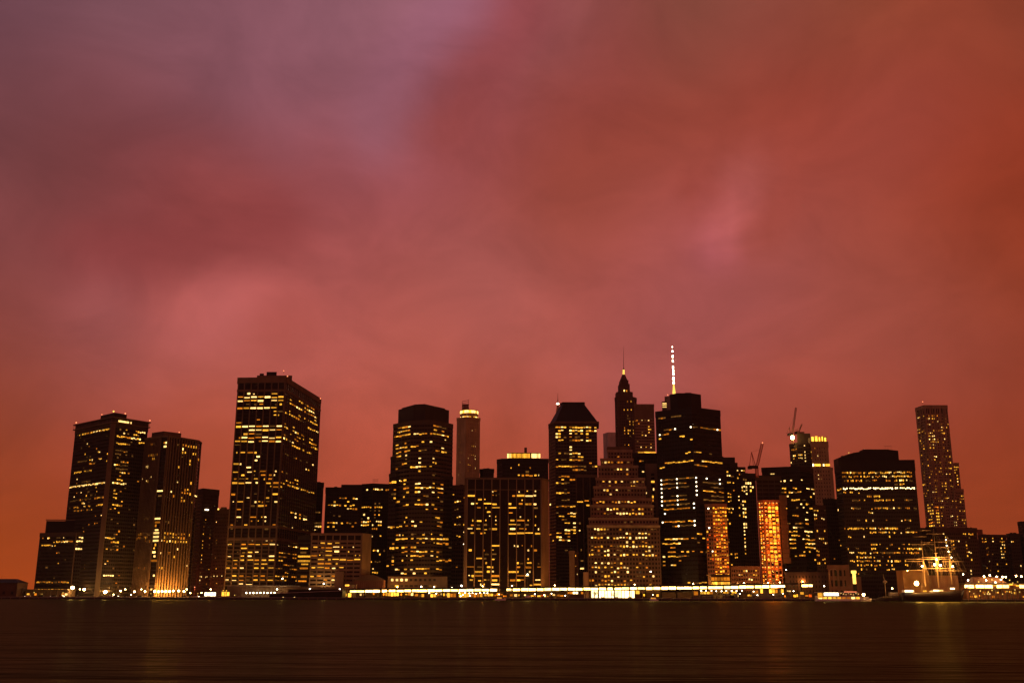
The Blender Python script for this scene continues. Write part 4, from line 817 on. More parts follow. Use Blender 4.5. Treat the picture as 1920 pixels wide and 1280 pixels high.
T = Tower('stepped_roof_block', 'dark block with stepped roof and stacked yellow windows, right of the black glass tower', [(1355, 858), (1396, 877)], 1090)
T.mass([(1348, 858), (1377, 858)], 1092, dep=[1092, 1092], wall='darkwall', cols=[7], fh=3.9, pw=0.8, pd=0.25, sf=0.48, par=5, thick=25, indiv=False)
T.mass([(1368, 868), (1382, 868)], 1088, dep=[1088, 1088], wall='darkwall', cols=[4], fh=3.9, pw=0.8, pd=0.25, sf=0.48, par=4, thick=20, indiv=False)
T.mass([(1380, 876.5), (1397, 876.5)], 1084, dep=[1084, 1084], wall='darkwall', cols=[4], fh=3.9, pw=0.8, pd=0.25, sf=0.45, par=1.5, thick=20, indiv=False)
T.lit('C6', '270: 440-465y,487-507y; 318: 350-400w; 360: 220-265w; 282: 200-220; 365: 420,460; 405:310-340d; 475: 215-265y;440:360-372;515: 215-280y,322-350y;635: 300-325o; 675:235-290;710: 235-295y,385-410w; 750:235-295y,380-415w; 793:232-298y,385-415w; 832: 232-298y; 910: 195-305y,395-430; 955:285-300; 1030: 255-315y; 1040: 400-420; 1105: 205-225; 1195: 245-270y')
T.lit('C7', '595: 260-280,310-330,358-385;705: 320-355y,375-400y;810: 280-310,385-405d')
T.finish(sprinkle=0.02)
T = Tower('apartment_slab', 'slim dark apartment slab with a bright lattice of white windows, left of the tower crane', [(1388, 888), (1416, 888)], 1050)
T.mass([(1388, 888), (1416, 888)], 1050, dep=[1050, 1050], wall='darkwall', cols=[7], fh=3.75, pw=0.7, pd=0.25, sf=0.4, par=4, thick=18, indiv=False)
T.lit('C6', '415:500-545d; 500: 540-610w; 600: 445-470w,490-520w,540-575w,590-660w; 645: 445-470,490-520w,540-575w,590-640h;  700:530-565w; 815: 430-455w,465-500w,505-535w; 855: 425-460w,470-495,505-540w; 940:440-460w,475-500,515-545w;985:440-460w,475-500w,515-545w; 1025:440-460w,475-500,515-545w; 1070: 440-460w,475-500w,515-545w')
T.lit('C7', '90:465-520w; 130: 465-485w,495-520w,535-560w; 170: 465-485w,495-520w,535-560w; 210: 470-495w,505-525w; 300: 470-530w; 340: 505-540w; 380: 480-500w,510-540w; 425: 480-545w; 465: 480-545w; 510: 480-545w; 555:500; 595: 405-435y,458-485y,495-555y; 635:530-560;  190: 385-440w; 310:395-425; 390:420-455w')
T.finish()
T = Tower('low_dark_block', 'low dark block with four pairs of windows under the white-lattice apartment slab', [(1378, 1062), (1424, 1062)], 985)
T.mass([(1370, 1062), (1424, 1062)], 985, dep=[985, 985], wall='redwall', cols=[12], fh=3.8, pw=0.9, pd=0.2, sf=0.5, par=2, thick=15, indiv=False)
T.lit('C7', '890: 500-540y,675-715y; 960: 405-465y,585-630d,670-715y; 1085: 585-645y')
T.finish()

# --- 13 construction tower wrapped in orange light
T = Tower('construction_tower', 'building under construction glowing fiery orange floor by floor, below the tower crane', [(1422, 942), (1458, 936)], 990)
T.mass([(1417, 893), (1463, 893)], 1000, dep=[1000, 1000], wall='darkwall', cols=[4], fh=4.0, pw=0.6, pd=0.3, sf=0.35, par=3, thick=22, indiv=False)
T.mass([(1422, 938), (1431, 935), (1459, 935)], 990, dep=[996, 990, 990], wall='brick', cols=[2, 4], fh=3.72, pw=0.7, pd=0.9, sf=0.2, sd=0.5, par=1.5, thick=8, base=9)
fcs = T.faces[1:3]; SPOTS = []  # bays glow by emission, the orange light on the walls put into their colour
for fc in fcs:
    bay = fc['L'] / fc['nc']
    for k in range(fc['nf']):
        t_ = k / fc['nf']
        for c_ in range(fc['nc']):
            lo, hi = c_ * bay + 0.3, (c_ + 1) * bay - 0.3
            if t_ < 0.3: code = random.choice('fffggd') if random.random() < 0.65 else None
            elif t_ > 0.93: code = random.choice('ffg')
            else: code = random.choice('kkkg') if (fc is fcs[1] and c_ in (1, 2)) else random.choice('ffggk')
            if code: T.wins.append((fc, k, lo, hi, code))
            if random.random() < (0.75 if t_ > 0.3 else 0.4): SPOTS.append((fc, k, (lo + hi) / 2 + random.uniform(-0.6, 0.6)))
m = MB()
for i in range(14):
    a = at_y(1461 + i * 0.6 + random.uniform(-0.4, 0.4), 928 + i * 9, 988); m.box(a.x, a.x + 6.5 + random.uniform(-1, 1), 987, 989, a.z - 5.2, a.z)
m.build('debris_netting', 'net', T.o)
for fc, k, uu in SPOTS:
    p = fc['a'] + fc['u'] * uu + fc['n'] * 0.5; p.z = fc['zb'] + (k + 0.82) * fc['f']; place('work_bulb', unit('lit_b'), T.o, p, fc['rz'], (0.95, 0.95, 0.7))
for y_, x_, e_ in ((950, 1434, 26000), (975, 1444, 30000), (1000, 1440, 34000), (1025, 1450, 30000), (1050, 1442, 26000), (1072, 1450, 20000)):
    p = at_y(x_, y_, 978); m = MB(); m.ball(p, 0.45, 8, 5); m.bar(p, (p.x, 989.5, p.z + 0.4), 0.08, mi=1); m.build('added_wall_lamp', ['lit_h', 'steel'], T.o)  # lamps added before the open floors so the walls glow orange
    l = bpy.data.lights.new('added_wall_light', 'POINT'); l.energy = e_; l.color = (1, 0.15, 0.012); l.energy *= 0.3; l.shadow_soft_size = 0.8
    lo = bpy.data.objects.new('added_wall_light', l); col.objects.link(lo); lo.parent = T.o; lo.location = Vector((p.x, p.y - 1.2, p.z)) - Vector(T.o.location)
T.finish(300)

def lattice(m, p, q, w, nseg, r, up=None):
    p = Vector(p); q = Vector(q); d = (q - p).normalized(); a = d.cross(Vector((0, 1, 0))).normalized(); b = d.cross(a).normalized()
    cs = [a * (w / 2) + b * (w / 2), a * (w / 2) - b * (w / 2), -a * (w / 2) - b * (w / 2), -a * (w / 2) + b * (w / 2)]
    for c in cs: m.bar(p + c, q + c, r)
    for k in range(nseg):
        u0 = p + (q - p) * (k / nseg); u1 = p + (q - p) * ((k + 1) / nseg)
        for i in range(4): m.bar(u0 + cs[i], u1 + cs[(i + 1) % 4], r * 0.7)
def crane(label, D, mastpx, mast_bot_y, pivot, jib_tip, back, mat, cabpx, jw=2.0, light=True):
    p = at_y(pivot[0], pivot[1], D); b0 = at_y(mastpx, mast_bot_y, D); b0.x = p.x
    o = thing('tower_crane', label, 'crane', (p.x, D, b0.z), 'tower cranes over the building sites')
    m = MB(); lattice(m, b0, p, 2.4, 14, 0.28); m.build('mast', mat, o)
    tip = at_y(*jib_tip, D); m = MB(); lattice(m, p + Vector((0.8, 0, 0.5)), tip, jw, 18, 0.26); JB = m.build('jib', mat, o)
    bk = at_y(*back, D); m = MB()
    m.bar(p + Vector((-1, 0, 0)), bk, 0.4); m.bar(bk, p + Vector((-7, 0, 0)), 0.3); m.bar(bk, p + (tip - p) * 0.72, 0.1); m.bar(p + Vector((-3, 0, 0)), bk, 0.25); m.build('a_frame', mat, o)
    c = at_y(*cabpx, D); m = MB(); m.box(c.x - 3.2, p.x + 1, D - 1.6, D + 1.6, p.z - 2.6, p.z + 0.2); m.box(c.x - 4.5, c.x - 1, D - 1.8, D + 1.8, p.z - 3.2, p.z - 0.4); m.build('machinery_deck', 'blackmetal', o)
    if light:
        m = MB(); m.ball(tip, 0.7, 8, 5); m.build('beacon', 'redglow', JB)
    return o
crane('red luffing crane with raised jib above the orange construction building', 999, 1418, 895, (1418.5, 873), (1429.5, 830), (1409, 847), 'cranered', (1411, 876))
crane('thin crane with near-vertical jib on the floodlit tower under construction', 1302, 1484, 832, (1485, 812), (1492.5, 764), (1480, 801), 'steel', (1483, 812), 1.6, False)
crane('small second crane with short tilted jib on the floodlit tower', 1310, 1497, 818, (1497, 809), (1503.5, 795), (1494.5, 804), 'steel', (1496, 809), 1.2, False)

# --- 14 black slab with yellow strips
T = Tower('strip_lit_block', 'big black block with ragged yellow window strips, right of the orange construction building', [(1428, 877), (1500, 871), (1524, 879)], 1050)
T.mass([(1428, 877), (1500, 872), (1524, 879)], 1060, dep=[1062, 1048, 1066], wall='blackmetal', cols=[18, 8], fh=4.0, pw=0.35, pd=0.2, sf=0.55, par=4, thick=30, indiv=False, base=10)
T.mass([(1524, 948), (1548, 948)], 1052, dep=[1052, 1052], wall='redwall', cols=[7], fh=4, pw=0.8, pd=0.2, sf=0.5, par=3, thick=14, indiv=False)
T.lit('C8', '1055: 525-545w,568-588w; 1165: 665-685w,722-745w,812-832w,872-885w,960-978w')
T.lit('D1', '90: 285-325y,415-455o,570-640w; 135: 255-335o,360-400y,410-440d,470-555y,635-660w; 180: 318-355y,605-620; 218: 400-470y,480-540d; 262: 510-525,550-590y; 310: 335,455d,520-535,595-630y,680-700o; 357: 345d,555-570,593-670y; 403: 405-475o,615-680y; 445: 555-580w,605-675y; 490: 345-380d,445-525d,560-590o; 540: 400-455w,460-560d; 580: 355-390y,400-460o,515-620w; 630: 360-372,398-460y,475-487,570-590; 677: 360-440y,515-535y,540-690o; 720: 362-445o,520-690y; 765: 365-385o,412-450y,500-700y; 810: 530-540,595-605,642-710y; 857: 430-455y,490-550y,650-705o; 905: 648-670o,690-705,732-780y; 950: 655-685y,710,765-780;425: 730-790w; 560:755-775w; 590:765; 570:675-690;  680: 715-755y; 725: 740-800y')
T.finish(sprinkle=0.008)
T = Tower('low_brick_hall', 'long low dark hall on the waterfront below the strip-lit block', [(1476, 1073), (1556, 1073)], 972)
T.mass([(1472, 1073), (1556, 1073)], 972, dep=[972, 972], wall='redwall', cols=[14], fh=4.5, pw=2.0, pd=0.3, sf=0.5, par=1.5, thick=15, indiv=False)
T.finish(sprinkle=0.03, sprcode='ddd')

# --- 15 floodlit construction tower with crowned neighbour
T = Tower('floodlit_tower', 'brown tower under construction with a glaring floodlight and ragged top', [(1480, 830), (1520, 819)], 1300)
T.mass([(1480, 831), (1494, 823), (1522, 823)], 1306, dep=[1316, 1300, 1300], wall='mid', cols=[5, 9], fh=4.0, pw=0.7, pd=0.3, sf=0.5, sd=0.3, par=2, thick=28, indiv=False)
T.block('unfinished_floors', [(1494, 812), (1507, 811), (1519, 812)], 1305, wall='mid', dep=1, thick=20)
T.block('hoist_frame', [(1495, 809), (1508, 809)], 1308, wall='steel', dep=1, thick=8)
p = at_y(1485.8, 820, 1296); m = MB(); m.ball(p, 2.4, 12, 8); m.bar(p - Vector((0, 0, 8)), p, 0.4, mi=1); m.build('floodlight', ['lampglow', 'steel'], T.o)
T.lit('C8', '545: 1003-1022w; 580:1010-1030w;655:1015-1028; 735:1028-1048w;770: 1030-1045w;800: 1030-1045w; 832: 1030-1045w; 895:1035-1052w; 660: 870-930d;715: 840-940o; 775: 865-905y,930-985y; 840: 900-970w,985; 860:870-885w; 740:1120-1140o;770:1120-1140o; 840:1120-1140o; 915: 800-815w')
T.finish(sprinkle=0.03)
T = Tower('crowned_tower', 'brown stone tower with five glowing fins at the crown and a lit belt floor', [(1520, 827), (1551, 829)], 1260)
T.mass([(1521, 877), (1561, 877)], 1255, dep=[1255, 1255], wall='limestone', cols=[8], fh=4.6, pw=2.2, pd=0.4, sf=0.6, sd=0.3, par=2, thick=26, indiv=False)
T.mass([(1520, 828), (1552, 828)], 1260, dep=[1260, 1260], wall='limestone', cols=[7], fh=4.6, pw=2.2, pd=0.4, sf=0.6, sd=0.3, par=6, thick=22, indiv=False, z0=T.H - 5)
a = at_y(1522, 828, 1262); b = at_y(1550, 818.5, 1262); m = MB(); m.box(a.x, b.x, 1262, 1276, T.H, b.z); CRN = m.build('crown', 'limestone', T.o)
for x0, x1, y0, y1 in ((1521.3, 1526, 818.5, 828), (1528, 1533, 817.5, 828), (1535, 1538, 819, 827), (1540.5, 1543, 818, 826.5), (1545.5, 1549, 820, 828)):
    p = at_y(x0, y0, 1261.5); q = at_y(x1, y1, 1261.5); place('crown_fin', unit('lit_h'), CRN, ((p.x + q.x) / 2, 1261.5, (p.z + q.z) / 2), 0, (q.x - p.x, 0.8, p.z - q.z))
for x0, x1 in ((1526, 1528.5), (1530, 1541), (1545.5, 1548), (1550, 1558.5)):
    p = at_y(x0, 868.3, 1254); q = at_y(x1, 872.5, 1254); place('window', unit('lit_W' if x1 - x0 < 5 else 'lit_h'), T.o, ((p.x + q.x) / 2, 1259.3, (p.z + q.z) / 2), 0, (q.x - p.x, 0.5, p.z - q.z))
T.lit('C8', '800:1205-1240y; 1100:1218-1240w;1160:1225-1240w;1135:1295d;1105:1295')
T.finish(sprinkle=0.03)

# --- 16 wide dark block
T = Tower('broad_dark_block', 'broad dark office block with one blazing white floor and a low curved roofline', [(1564, 863), (1576, 856), (1714, 851)], 1010)
T.mass([(1564, 864), (1576, 855), (1714, 852)], 1015, dep=[1034, 1014, 1008], wall='darkwall', cols=[6, 44], fh=3.88, pw=0.55, pd=0.25, sf=0.5, sd=0.2, par=10, thick=45, indiv=False, parw='blackmetal', base=8)
T.block('penthouse', [(1600, 848), (1620, 844), (1665, 842), (1684, 845)], 1020, wall='blackmetal', dep=1)
pz_ = T.H; q0 = at_y(1619, 844, 1022); q1 = at_y(1667, 842, 1022); m = MB(); m.prism([(q0.x, 1022), (q1.x, 1022), (q1.x, 1034), (q0.x, 1034)], at_y(1600, 848, 1020).z, q1.z); m.build('roof_plant', 'blackmetal', T.o)
T.block('roof_shoulder', [(1577, 854), (1601, 850)], 1018, wall='blackmetal', dep=1)
m = MB(); arc = [(1572, 858), (1584, 853), (1600, 848.5), (1620, 845), (1642, 843), (1665, 842.3), (1684, 844.5)]; q = [at_y(x_, y_, 1016.5) for x_, y_ in arc]; q = [Vector((q[0].x, 1016.5, T.H - 4))] + q + [Vector((q[-1].x, 1016.5, T.H - 4))]; n0 = len(q)
m.add(q + [p + Vector((0, 16, 0)) for p in q], [tuple(range(n0))[::-1], tuple(range(n0, 2 * n0))] + [(i, i + 1, n0 + i + 1, n0 + i) for i in range(n0 - 1)] + [(n0 - 1, 0, n0, 2 * n0 - 1)]); m.build('curved_roof', 'blackmetal', T.o)
T.beacon(1591.5, 848.5, 1018, 0.55, 'goldglow')
p = at_y(1665, 839, 1025); m = MB()
for dx in (-3, 0, 3): m.bar(p + Vector((dx, 0, -2)), p + Vector((dx, 0, 2.2)), 0.12)
m.bar(p + Vector((-4, 0, 1.8)), p + Vector((4.5, 0, 1.8)), 0.12); m.build('roof_antenna', 'steel', T.o)
T.lit('D2', '345: 340-365,420-470o,500-515d; 330: 650,692-768y,830-1010y,1118-1150w,1265d,1370-1400d; 408: 290-320o,340-395w,395-550o,580-635o; 390: 665,710,790-830d,845-985o,990-1020y,1055-1108y,1130-1280w,1285-1340o; 488: 240-330o; 463: 348-535y,595-645y,665,712-735,762-785,870-940o,975-995,1062-1115y,1165-1190w,1240-1345w;530:225-325d,360-515o,550,590-685y,718-732; 513:770-845o,880-955w,985-1030d,1055-1115y,1140-1300y,1310-1350d; 597: 275-320d,340-440y,470-575o,630-690d; 577: 720-815o,940-1020o,1075-1125y,1150-1230y,1258-1278w,1310-1360d; 635: 1085-1130d,1160-1240y; 718: 265-330W,355-590W,610-715W; 697: 730-1060W,1080-1140W,1170-1405W; 750: 165-240y; 790:270-310o,370-430y,525,580; 835: 650-725y; 828:750-855y; 910: 400-530d,585-605; 890:1250-1370d; 945: 765-920y,955-1035y,1070,1255-1280w,1340-1380d; 1035: 385-410w,420-540d; 1025:710-740y; 1015: 890-905,990-1060d,1165,1245-1340o,1390-1440d; 1088: 655-745y; 1075: 780-935o,940-970y,990-1100w,1130-1190d; 1215: 620-640w,725-745w,960; 1110:155-170w')
T.lit('D3', '160: 480-540d,1165-1215w,1250-1320d,1325-1345; 165: 1000,1030; 240: 280-330o,330-400y,425-655y; 230:685-785y,810-870y,880-940o,940-1130y,1255-1320d; 295: 695,750-785y; 365: 350-400y,545-620w; 355: 695-795y,830-880o,885-960y,990-1010,1040-1090o,1190-1215y,1265-1440y; 415: 995-1020y; 555: 120-155,190,215,465-500d,590-660o; 548: 720-815y,855,1015-1050o,1215-1250d,1300-1340y,1360-1430d; 625: 365-440w,495-620y,680-700y; 610:725-780y,820,965-980,1155-1170,1225-1260o,1300-1520y,1545-1580w; 685: 475-500y,500-600o,600-705y; 680: 735-835o,870-920d,950-1060d,1060-1190o,1215-1280o,1310-1520o; 750: 380-450y,480-500y,505-690o; 745: 760,880-920d,990-1020d; 810: 405-455d,495,540-670y,700-720o; 805: 755-800o,800-855y,890,965-990y,1020-1060y,1100-1150y,1190,1250-1285y; 875:500,560,605-675o,720; 872:758-810y,855,897,955,1025-1070y,1115-1155y,1195,1255-1300y; 940: 510,560,610-655d,775,905,955-1000y,1040-1080y,1125; 1010:510-525')
T.finish(300)

T = Tower('market_building', 'low brown brick market building with arched window, below the broad dark block', [(1553, 1060), (1584, 1061)], 965)
T.mass([(1552, 1060), (1588, 1060)], 965, dep=[965, 965], wall='brick', cols=[4], fh=8.5, pw=2.0, pd=0.4, sf=0.4, sd=0.3, par=2, thick=18)
T.block('chimney', [(1585, 1058), (1592, 1058)], 967, wall='brick', dep=1, z0=GZ, thick=5)
m = MB(); a = at_y(1588, 1064, 967); b = at_y(1612, 1064, 967); m.box(a.x, b.x, 966, 980, GZ, a.z - 8); m.build('annex', 'brick', T.o)
m = MB(); p = at_y(1563, 1080, 964)
for k in range(9):
    t0 = math.pi * k / 8; t1 = math.pi * (k + 1) / 8
    if k < 8: m.bar(p + Vector((4 * math.cos(t0), -0.3, 3 + 4 * math.sin(t0))), p + Vector((4 * math.cos(t1), -0.3, 3 + 4 * math.sin(t1))), 0.3)
m.bar(p + Vector((4, -0.3, -4)), p + Vector((4, -0.3, 3)), 0.3); m.bar(p + Vector((-4, -0.3, -4)), p + Vector((-4, -0.3, 3)), 0.3); m.bar(p + Vector((0, -0.3, -4)), p + Vector((0, -0.3, 7)), 0.2)
m.build('arched_window_frame', 'stone', T.o)
T.finish()

# --- 17 tall rippled residential tower
T = Tower('residential_tower', 'tall slim residential tower with rippled steel face, standing alone at the right', [(1716, 763), (1732, 754), (1776, 754)], 1330)
def ripple(T, fc, amp, nr):
    m = MB(); nz_ = 60; nx = nr * 4
    for i in range(nx + 1):
        for j in range(nz_ + 1):
            uu = fc['L'] * i / nx; z = fc['z0'] + (fc['H'] - fc['z0']) * j / nz_
            off = 0.25 + amp * (0.5 + 0.5 * math.sin(i * math.pi / 2 + 2.2 * math.sin(z * 0.045 + i * 0.5)))
            q = fc['a'] + fc['u'] * uu + fc['n'] * off; m.v.append((q.x, q.y, z))
    return m
T.mass([(1716, 763), (1732, 754.5), (1776, 754.5)], 1342, dep=[1352, 1330, 1330], wall='stone', cols=[6, 14], fh=3.85, pw=0.9, pd=0.35, sf=0.55, sd=0.3, par=12, thick=30, parh=4)
for i, fc in enumerate(T.faces[:2]):
    for k in range(3 if i == 0 else 7):
        m = MB(); uu = fc['L'] * (k + 0.5) / (3 if i == 0 else 7); prev = None
        for j in range(41):
            z = fc['z0'] + (fc['H'] - fc['z0']) * j / 40
            q = fc['a'] + fc['u'] * (uu + 1.3 * math.sin(z * 0.05 + k * 1.9)) + fc['n'] * (0.5 + 0.5 * math.sin(z * 0.08 + k * 2.7)); q = Vector((q.x, q.y, z))
            if prev is not None: m.bar(prev, q, 0.75, k=4)
            prev = q
        m.build('rippled_fin', 'limestone' if i == 0 else 'stone', T.o)
T.mass([(1784, 868), (1797, 868)], 1336, dep=[1336, 1336], wall='stone', cols=[4], fh=3.85, pw=0.9, pd=0.35, sf=0.55, par=3, thick=18, indiv=False)
T.mass([(1788, 917), (1806, 917)], 1332, dep=[1332, 1332], wall='stone', cols=[6], fh=3.85, pw=0.9, pd=0.35, sf=0.55, par=3, thick=18, indiv=False)
T.beacon(1730, 753, 1334, 0.6)
T.lit('D4', '240: 470-495; 225: 595-615; 260:595-630y; 320:345-375w,385-405,428-460y; 290: 385-450o; 355: 295-335y,437-462y; 405: 493-518w; 425: 360-390w,655-680; 455: 310-340o,363-392y; 465: 540-588w; 495: 630-655; 520: 412-432y,445-490o; 560: 555-598y,605-630y; 580: 385-412w; 590: 290-312,330-375o; 618: 335-375o,387-415y,428-447;650: 397-420y;658: 338-365w; 685: 435-458,475-500o,595-615w; 718: 435-460y,468-490w,495-515; 780:370-390o,412-438w; 815: 360-402y,415-440y; 830:645-665; 857:685-715y; 945: 385-420o,435-460w,470-492w;958: 575-605y,620-655y; 985:385-410w,440-465y,350-365; 1018: 400-428o,525-560o,670-698y; 1100: 765-780,800-815; 1135: 655-715y,765-785y,797-820y; 1165: 412-432y; 1205: 622-648w; 1240: 660-690y;320:170-190w;340:205;420:180d;455:183d;520:190;550:195;680:215;740:215-240d;905:245')
T.lit('D5', '50: 425-445w;85:460-485y;140: 580-602w,615-630;170:588-605;165: 265-300o;195: 362-375,385-435y; 228: 390-445y; 230: 590-625y;265: 275-310o,370-383,500-550y; 345: 135-150,185-270w; 395:642-700y;418: 265-285o,295-335y,440-475y;450: 430-465y; 460:655-705y; 485: 310-380y,440-470o,520-545y,570-603y; 548: 318-340,390-428y; 582: 322-390y,585-615; 620: 670-735y; 645:330-358y; 678: 338-370y,495-525w,592-625y; 712: 340-375y,485-520o; 750: 350-370,600-625y,655-680w,700-745o;785: 705-722; 805: 430-455y; 795: 550-585w; 830: 550-610w; 845:328-345;585: 165-240h; 620:170-245h;645:190-250h; 700: 225-320h; 730:210-330h; 780: 185-330h;815:190-330h;835: 200-290h; 870:200-320o; 900:200-320h; 935:200-310h; 970: 210-310h; 1000: 215-310o; 1030:215-310h')
for i in range(15):
    y_ = 948 + i * 6.2; T.seg(1739.5 + (y_ - 948) * 0.11, 1760, y_, random.choice('kkgh'), 0.9)
T.finish(sprinkle=0.17, sprcode='dooyy')

T = Tower('waterfront_apartments', 'dark apartment block at the foot of the residential tower, behind the tall ship', [(1757, 993), (1765, 988), (1831, 985)], 1060)
T.mass([(1756, 990), (1831, 986)], 1064, dep=[1064, 1064], wall='redwall', cols=[22], fh=3.6, pw=0.8, pd=0.25, sf=0.5, par=4, thick=25, indiv=False)
T.lit('D5', '870: 380-410w; 860: 750-765,785-838y; 890: 685-720y,745-775w,785-815o; 1030:760-790o; 1070: 505-550y,605-625; 1015:420;1050:430-450; 1150: 520-560o; 1145:725-760o; 1190: 525-560d,730-760d; 1220: 470-500w,735-770o,785-820w;1250: 480-510w,778-820w')
T.lit('E', '367:52;437:50d;475:22;512:22;547:30,75;580:70w;590:40;618:40;690:85;738:60w;772:62,112w;805:75;885:85w;895:45')
T.finish(sprinkle=0.02)
T = Tower('apartment_block', 'brown apartment block with a column of paired yellow windows, far right', [(1836, 1004), (1886, 1004)], 1130)
T.mass([(1834, 1003), (1852, 1001), (1886, 1004)], 1136, dep=[1138, 1130, 1134], wall='redwall', cols=[6, 10], fh=3.4, pw=0.9, pd=0.3, sf=0.5, par=2, thick=20, indiv=False)
T.block('water_tank_house', [(1832, 992), (1842, 994)], 1140, wall='brick', dep=1, z0=GZ, thick=10)
T.lit('E', '360: 225-255o,275-300; 320:365-400y; 398: 232-270o,280-300;400:370-388; 358:392; 365:505-532y; 400: 472-505o,512-540y; 435: 480-512y,520-545y;475:525-550y; 510:295-325y,495-525w,535-558y;550: 310-330,495-530y,540-562y; 580:308-340o,503-550w; 620:510-545y; 658: 515-550y; 690:325-345w;740:460; 735:575-600; 770:300-325; 810:370,450')
T.finish(sprinkle=0.02)
T = Tower('end_tower', 'black stepped building cut by the right edge of the picture', [(1888, 1001), (1909, 995)], 1090)
T.mass([(1887, 1001), (1893, 996), (1912, 996)], 1094, dep=[1096, 1090, 1090], wall='darkwall', cols=[2, 6], fh=3.6, pw=0.8, pd=0.2, sf=0.5, par=3, thick=20, indiv=False)
T.mass([(1908, 978), (1915, 972), (1960, 972)], 1100, dep=[1108, 1098, 1098], wall='darkwall', cols=[3, 12], fh=3.6, pw=0.8, pd=0.2, sf=0.5, par=3, thick=20, indiv=False)
T.lit('E', '405: 630-660,665-690y; 470:690;765:780-795w')
T.finish(sprinkle=0.01)

for lb, roof, D, nc in (('low dark block between the broad dark block and the residential tower', [(1716, 990), (1762, 990)], 1110, 12), ('long low dark block closing the gaps behind the right-hand apartment blocks', [(1825, 1012), (1897, 1012)], 1200, 18),
                        ('dark shoulder block left of the broad dark block', [(1543, 936), (1574, 936)], 1085, 8)):
    T = Tower('infill_block', lb, roof, D); T.mass(roof, D, dep=[D, D], wall='darkwall', cols=[nc], fh=3.8, pw=0.9, pd=0.2, sf=0.5, par=3, thick=20, indiv=False); T.finish(sprinkle=0.03, sprcode='dooy')

# ================================================================== waterfront
def lerp(a, b, t): return a + (b - a) * t
# --- elevated highway with lit soffit
KN = [(655, 1107.5), (860, 1105.5), (1100, 1103), (1330, 1100.5), (1440, 1098.5), (1524, 1096.5)]
def deck_at(px):
    for (x0, y0), (x1, y1) in zip(KN, KN[1:]):
        if px <= x1 or x1 == KN[-1][0]: return at_y(px, lerp(y0, y1, (px - x0) / (x1 - x0)), 948)
def deck_py(px):
    for (x0, y0), (x1, y1) in zip(KN, KN[1:]):
        if px <= x1: return lerp(y0, y1, (px - x0) / (x1 - x0))
V = thing('elevated_highway', 'long elevated highway along the waterfront with a bright strip of lit soffit bays', 'viaduct', (0, 950, GZ))
px = 655.0; i = 0
xs = []
while px < 1522:
    xs.append(px); px += 14.6
xs.append(1524)
dm = MB(); rm = MB()
colmesh = None
for k in range(len(xs) - 1):
    a = deck_at(xs[k]); b = deck_at(xs[k + 1]); z = (a.z + b.z) / 2
    q = [Vector((a.x, 948, a.z + 1.2)), Vector((b.x, 948, b.z + 1.2))]
    dm.add([(a.x, 946.5, a.z + 1.1), (b.x, 946.5, b.z + 1.1), (b.x, 966, b.z + 1.1), (a.x, 966, a.z + 1.1), (a.x, 946.5, a.z + 2.4), (b.x, 946.5, b.z + 2.4), (b.x, 966, b.z + 2.4), (a.x, 966, a.z + 2.4)],
           [(0, 3, 2, 1), (4, 5, 6, 7), (0, 1, 5, 4), (1, 2, 6, 5), (2, 3, 7, 6), (3, 0, 4, 7)])
    rm.bar((a.x, 946.8, a.z + 3.4), (b.x, 946.8, b.z + 3.4), 0.09); rm.bar((a.x, 946.8, a.z + 2.3), (a.x, 946.8, a.z + 3.4), 0.09)
    gap = k in (29, 50, 57, 58) or (k > 55 and False)
    if k not in (19, 56, 57):
        s_ = random.choice((0.95, 0.9, 0.86)) if k not in (4, 20, 33) else 0.6
        place('soffit_glow_panel', unit('panelglow'), V, ((a.x + b.x) / 2, 949.0, z - 0.25 + random.uniform(-0.15, 0.1)), 0, ((b.x - a.x) * s_, 0.4, (2.2 if k > 20 else 1.9) * random.uniform(0.8, 1.08)))  # upright glowing panels added in place of the lamplit soffit and its glow
    if k % 2 == 0:
        m = MB(); m.box(-0.55, 0.55, -0.55, 0.55, 0, 1)
        if colmesh is None:
            colmesh = bpy.data.meshes.new('column'); colmesh.from_pydata(m.v, [], m.f); colmesh.materials.append(MATS['blackmetal'])
        place('column', colmesh, V, (a.x, 947.6, GZ), 0, (1, 1, a.z + 1.2 - GZ))
dm.build('deck', 'darkwall', V); rm.build('railing', 'steel', V)

# --- lamps
LM = {}
def street_lamp(px, py, Y, label, group=None, power=0, r=0.7, glow='lampglow', colr_=(1, 0.6, 0.22)):
    p = at_y(px, py, Y); zb = GZ
    o = thing('street_lamp', label, 'street lamp', (p.x, Y, zb), group)
    m = MB(); m.bar((p.x, Y, zb), (p.x, Y, p.z - r * 0.6), 0.16, 0.09, 6); m.box(p.x - 0.35, p.x + 0.35, Y - 0.35, Y + 0.35, zb, zb + 0.5); m.build('pole', 'blackmetal', o)
    m = MB(); m.ball(p, r, 10, 6, 0.9); m.build('lantern', glow, o, smooth=True)
    m = MB(); m.bar((p.x, Y, p.z + r * 0.8), (p.x, Y, p.z + r * 1.3), r * 0.6, 0.05, 8); m.build('cap', 'blackmetal', o)
    if power:
        l = bpy.data.lights.new('lamp_light', 'POINT'); l.energy = power; l.color = colr_; l.shadow_soft_size = r * 1.2
        lo = bpy.data.objects.new('lamp_light', l); col.objects.link(lo); lo.parent = o; lo.location = Vector((p.x, Y - r * 1.6, p.z)) - Vector((p.x, Y, zb))
    return o
street_lamp(136, 1101, 940, 'brightest starry street lamp at the left end of the quay', None, 12000, 1.5)
street_lamp(158, 1104.5, 940, 'second bright street lamp in front of the stepped left wing', None, 6000, 1.1)
street_lamp(197.5, 1109, 935, 'glaring low street lamp at the foot of the corniced tower', None, 9000, 1.5)
G1 = 'lamps along the esplanade'
L1 = 'small globe lamp in the row at the foot of the ribbed tower'
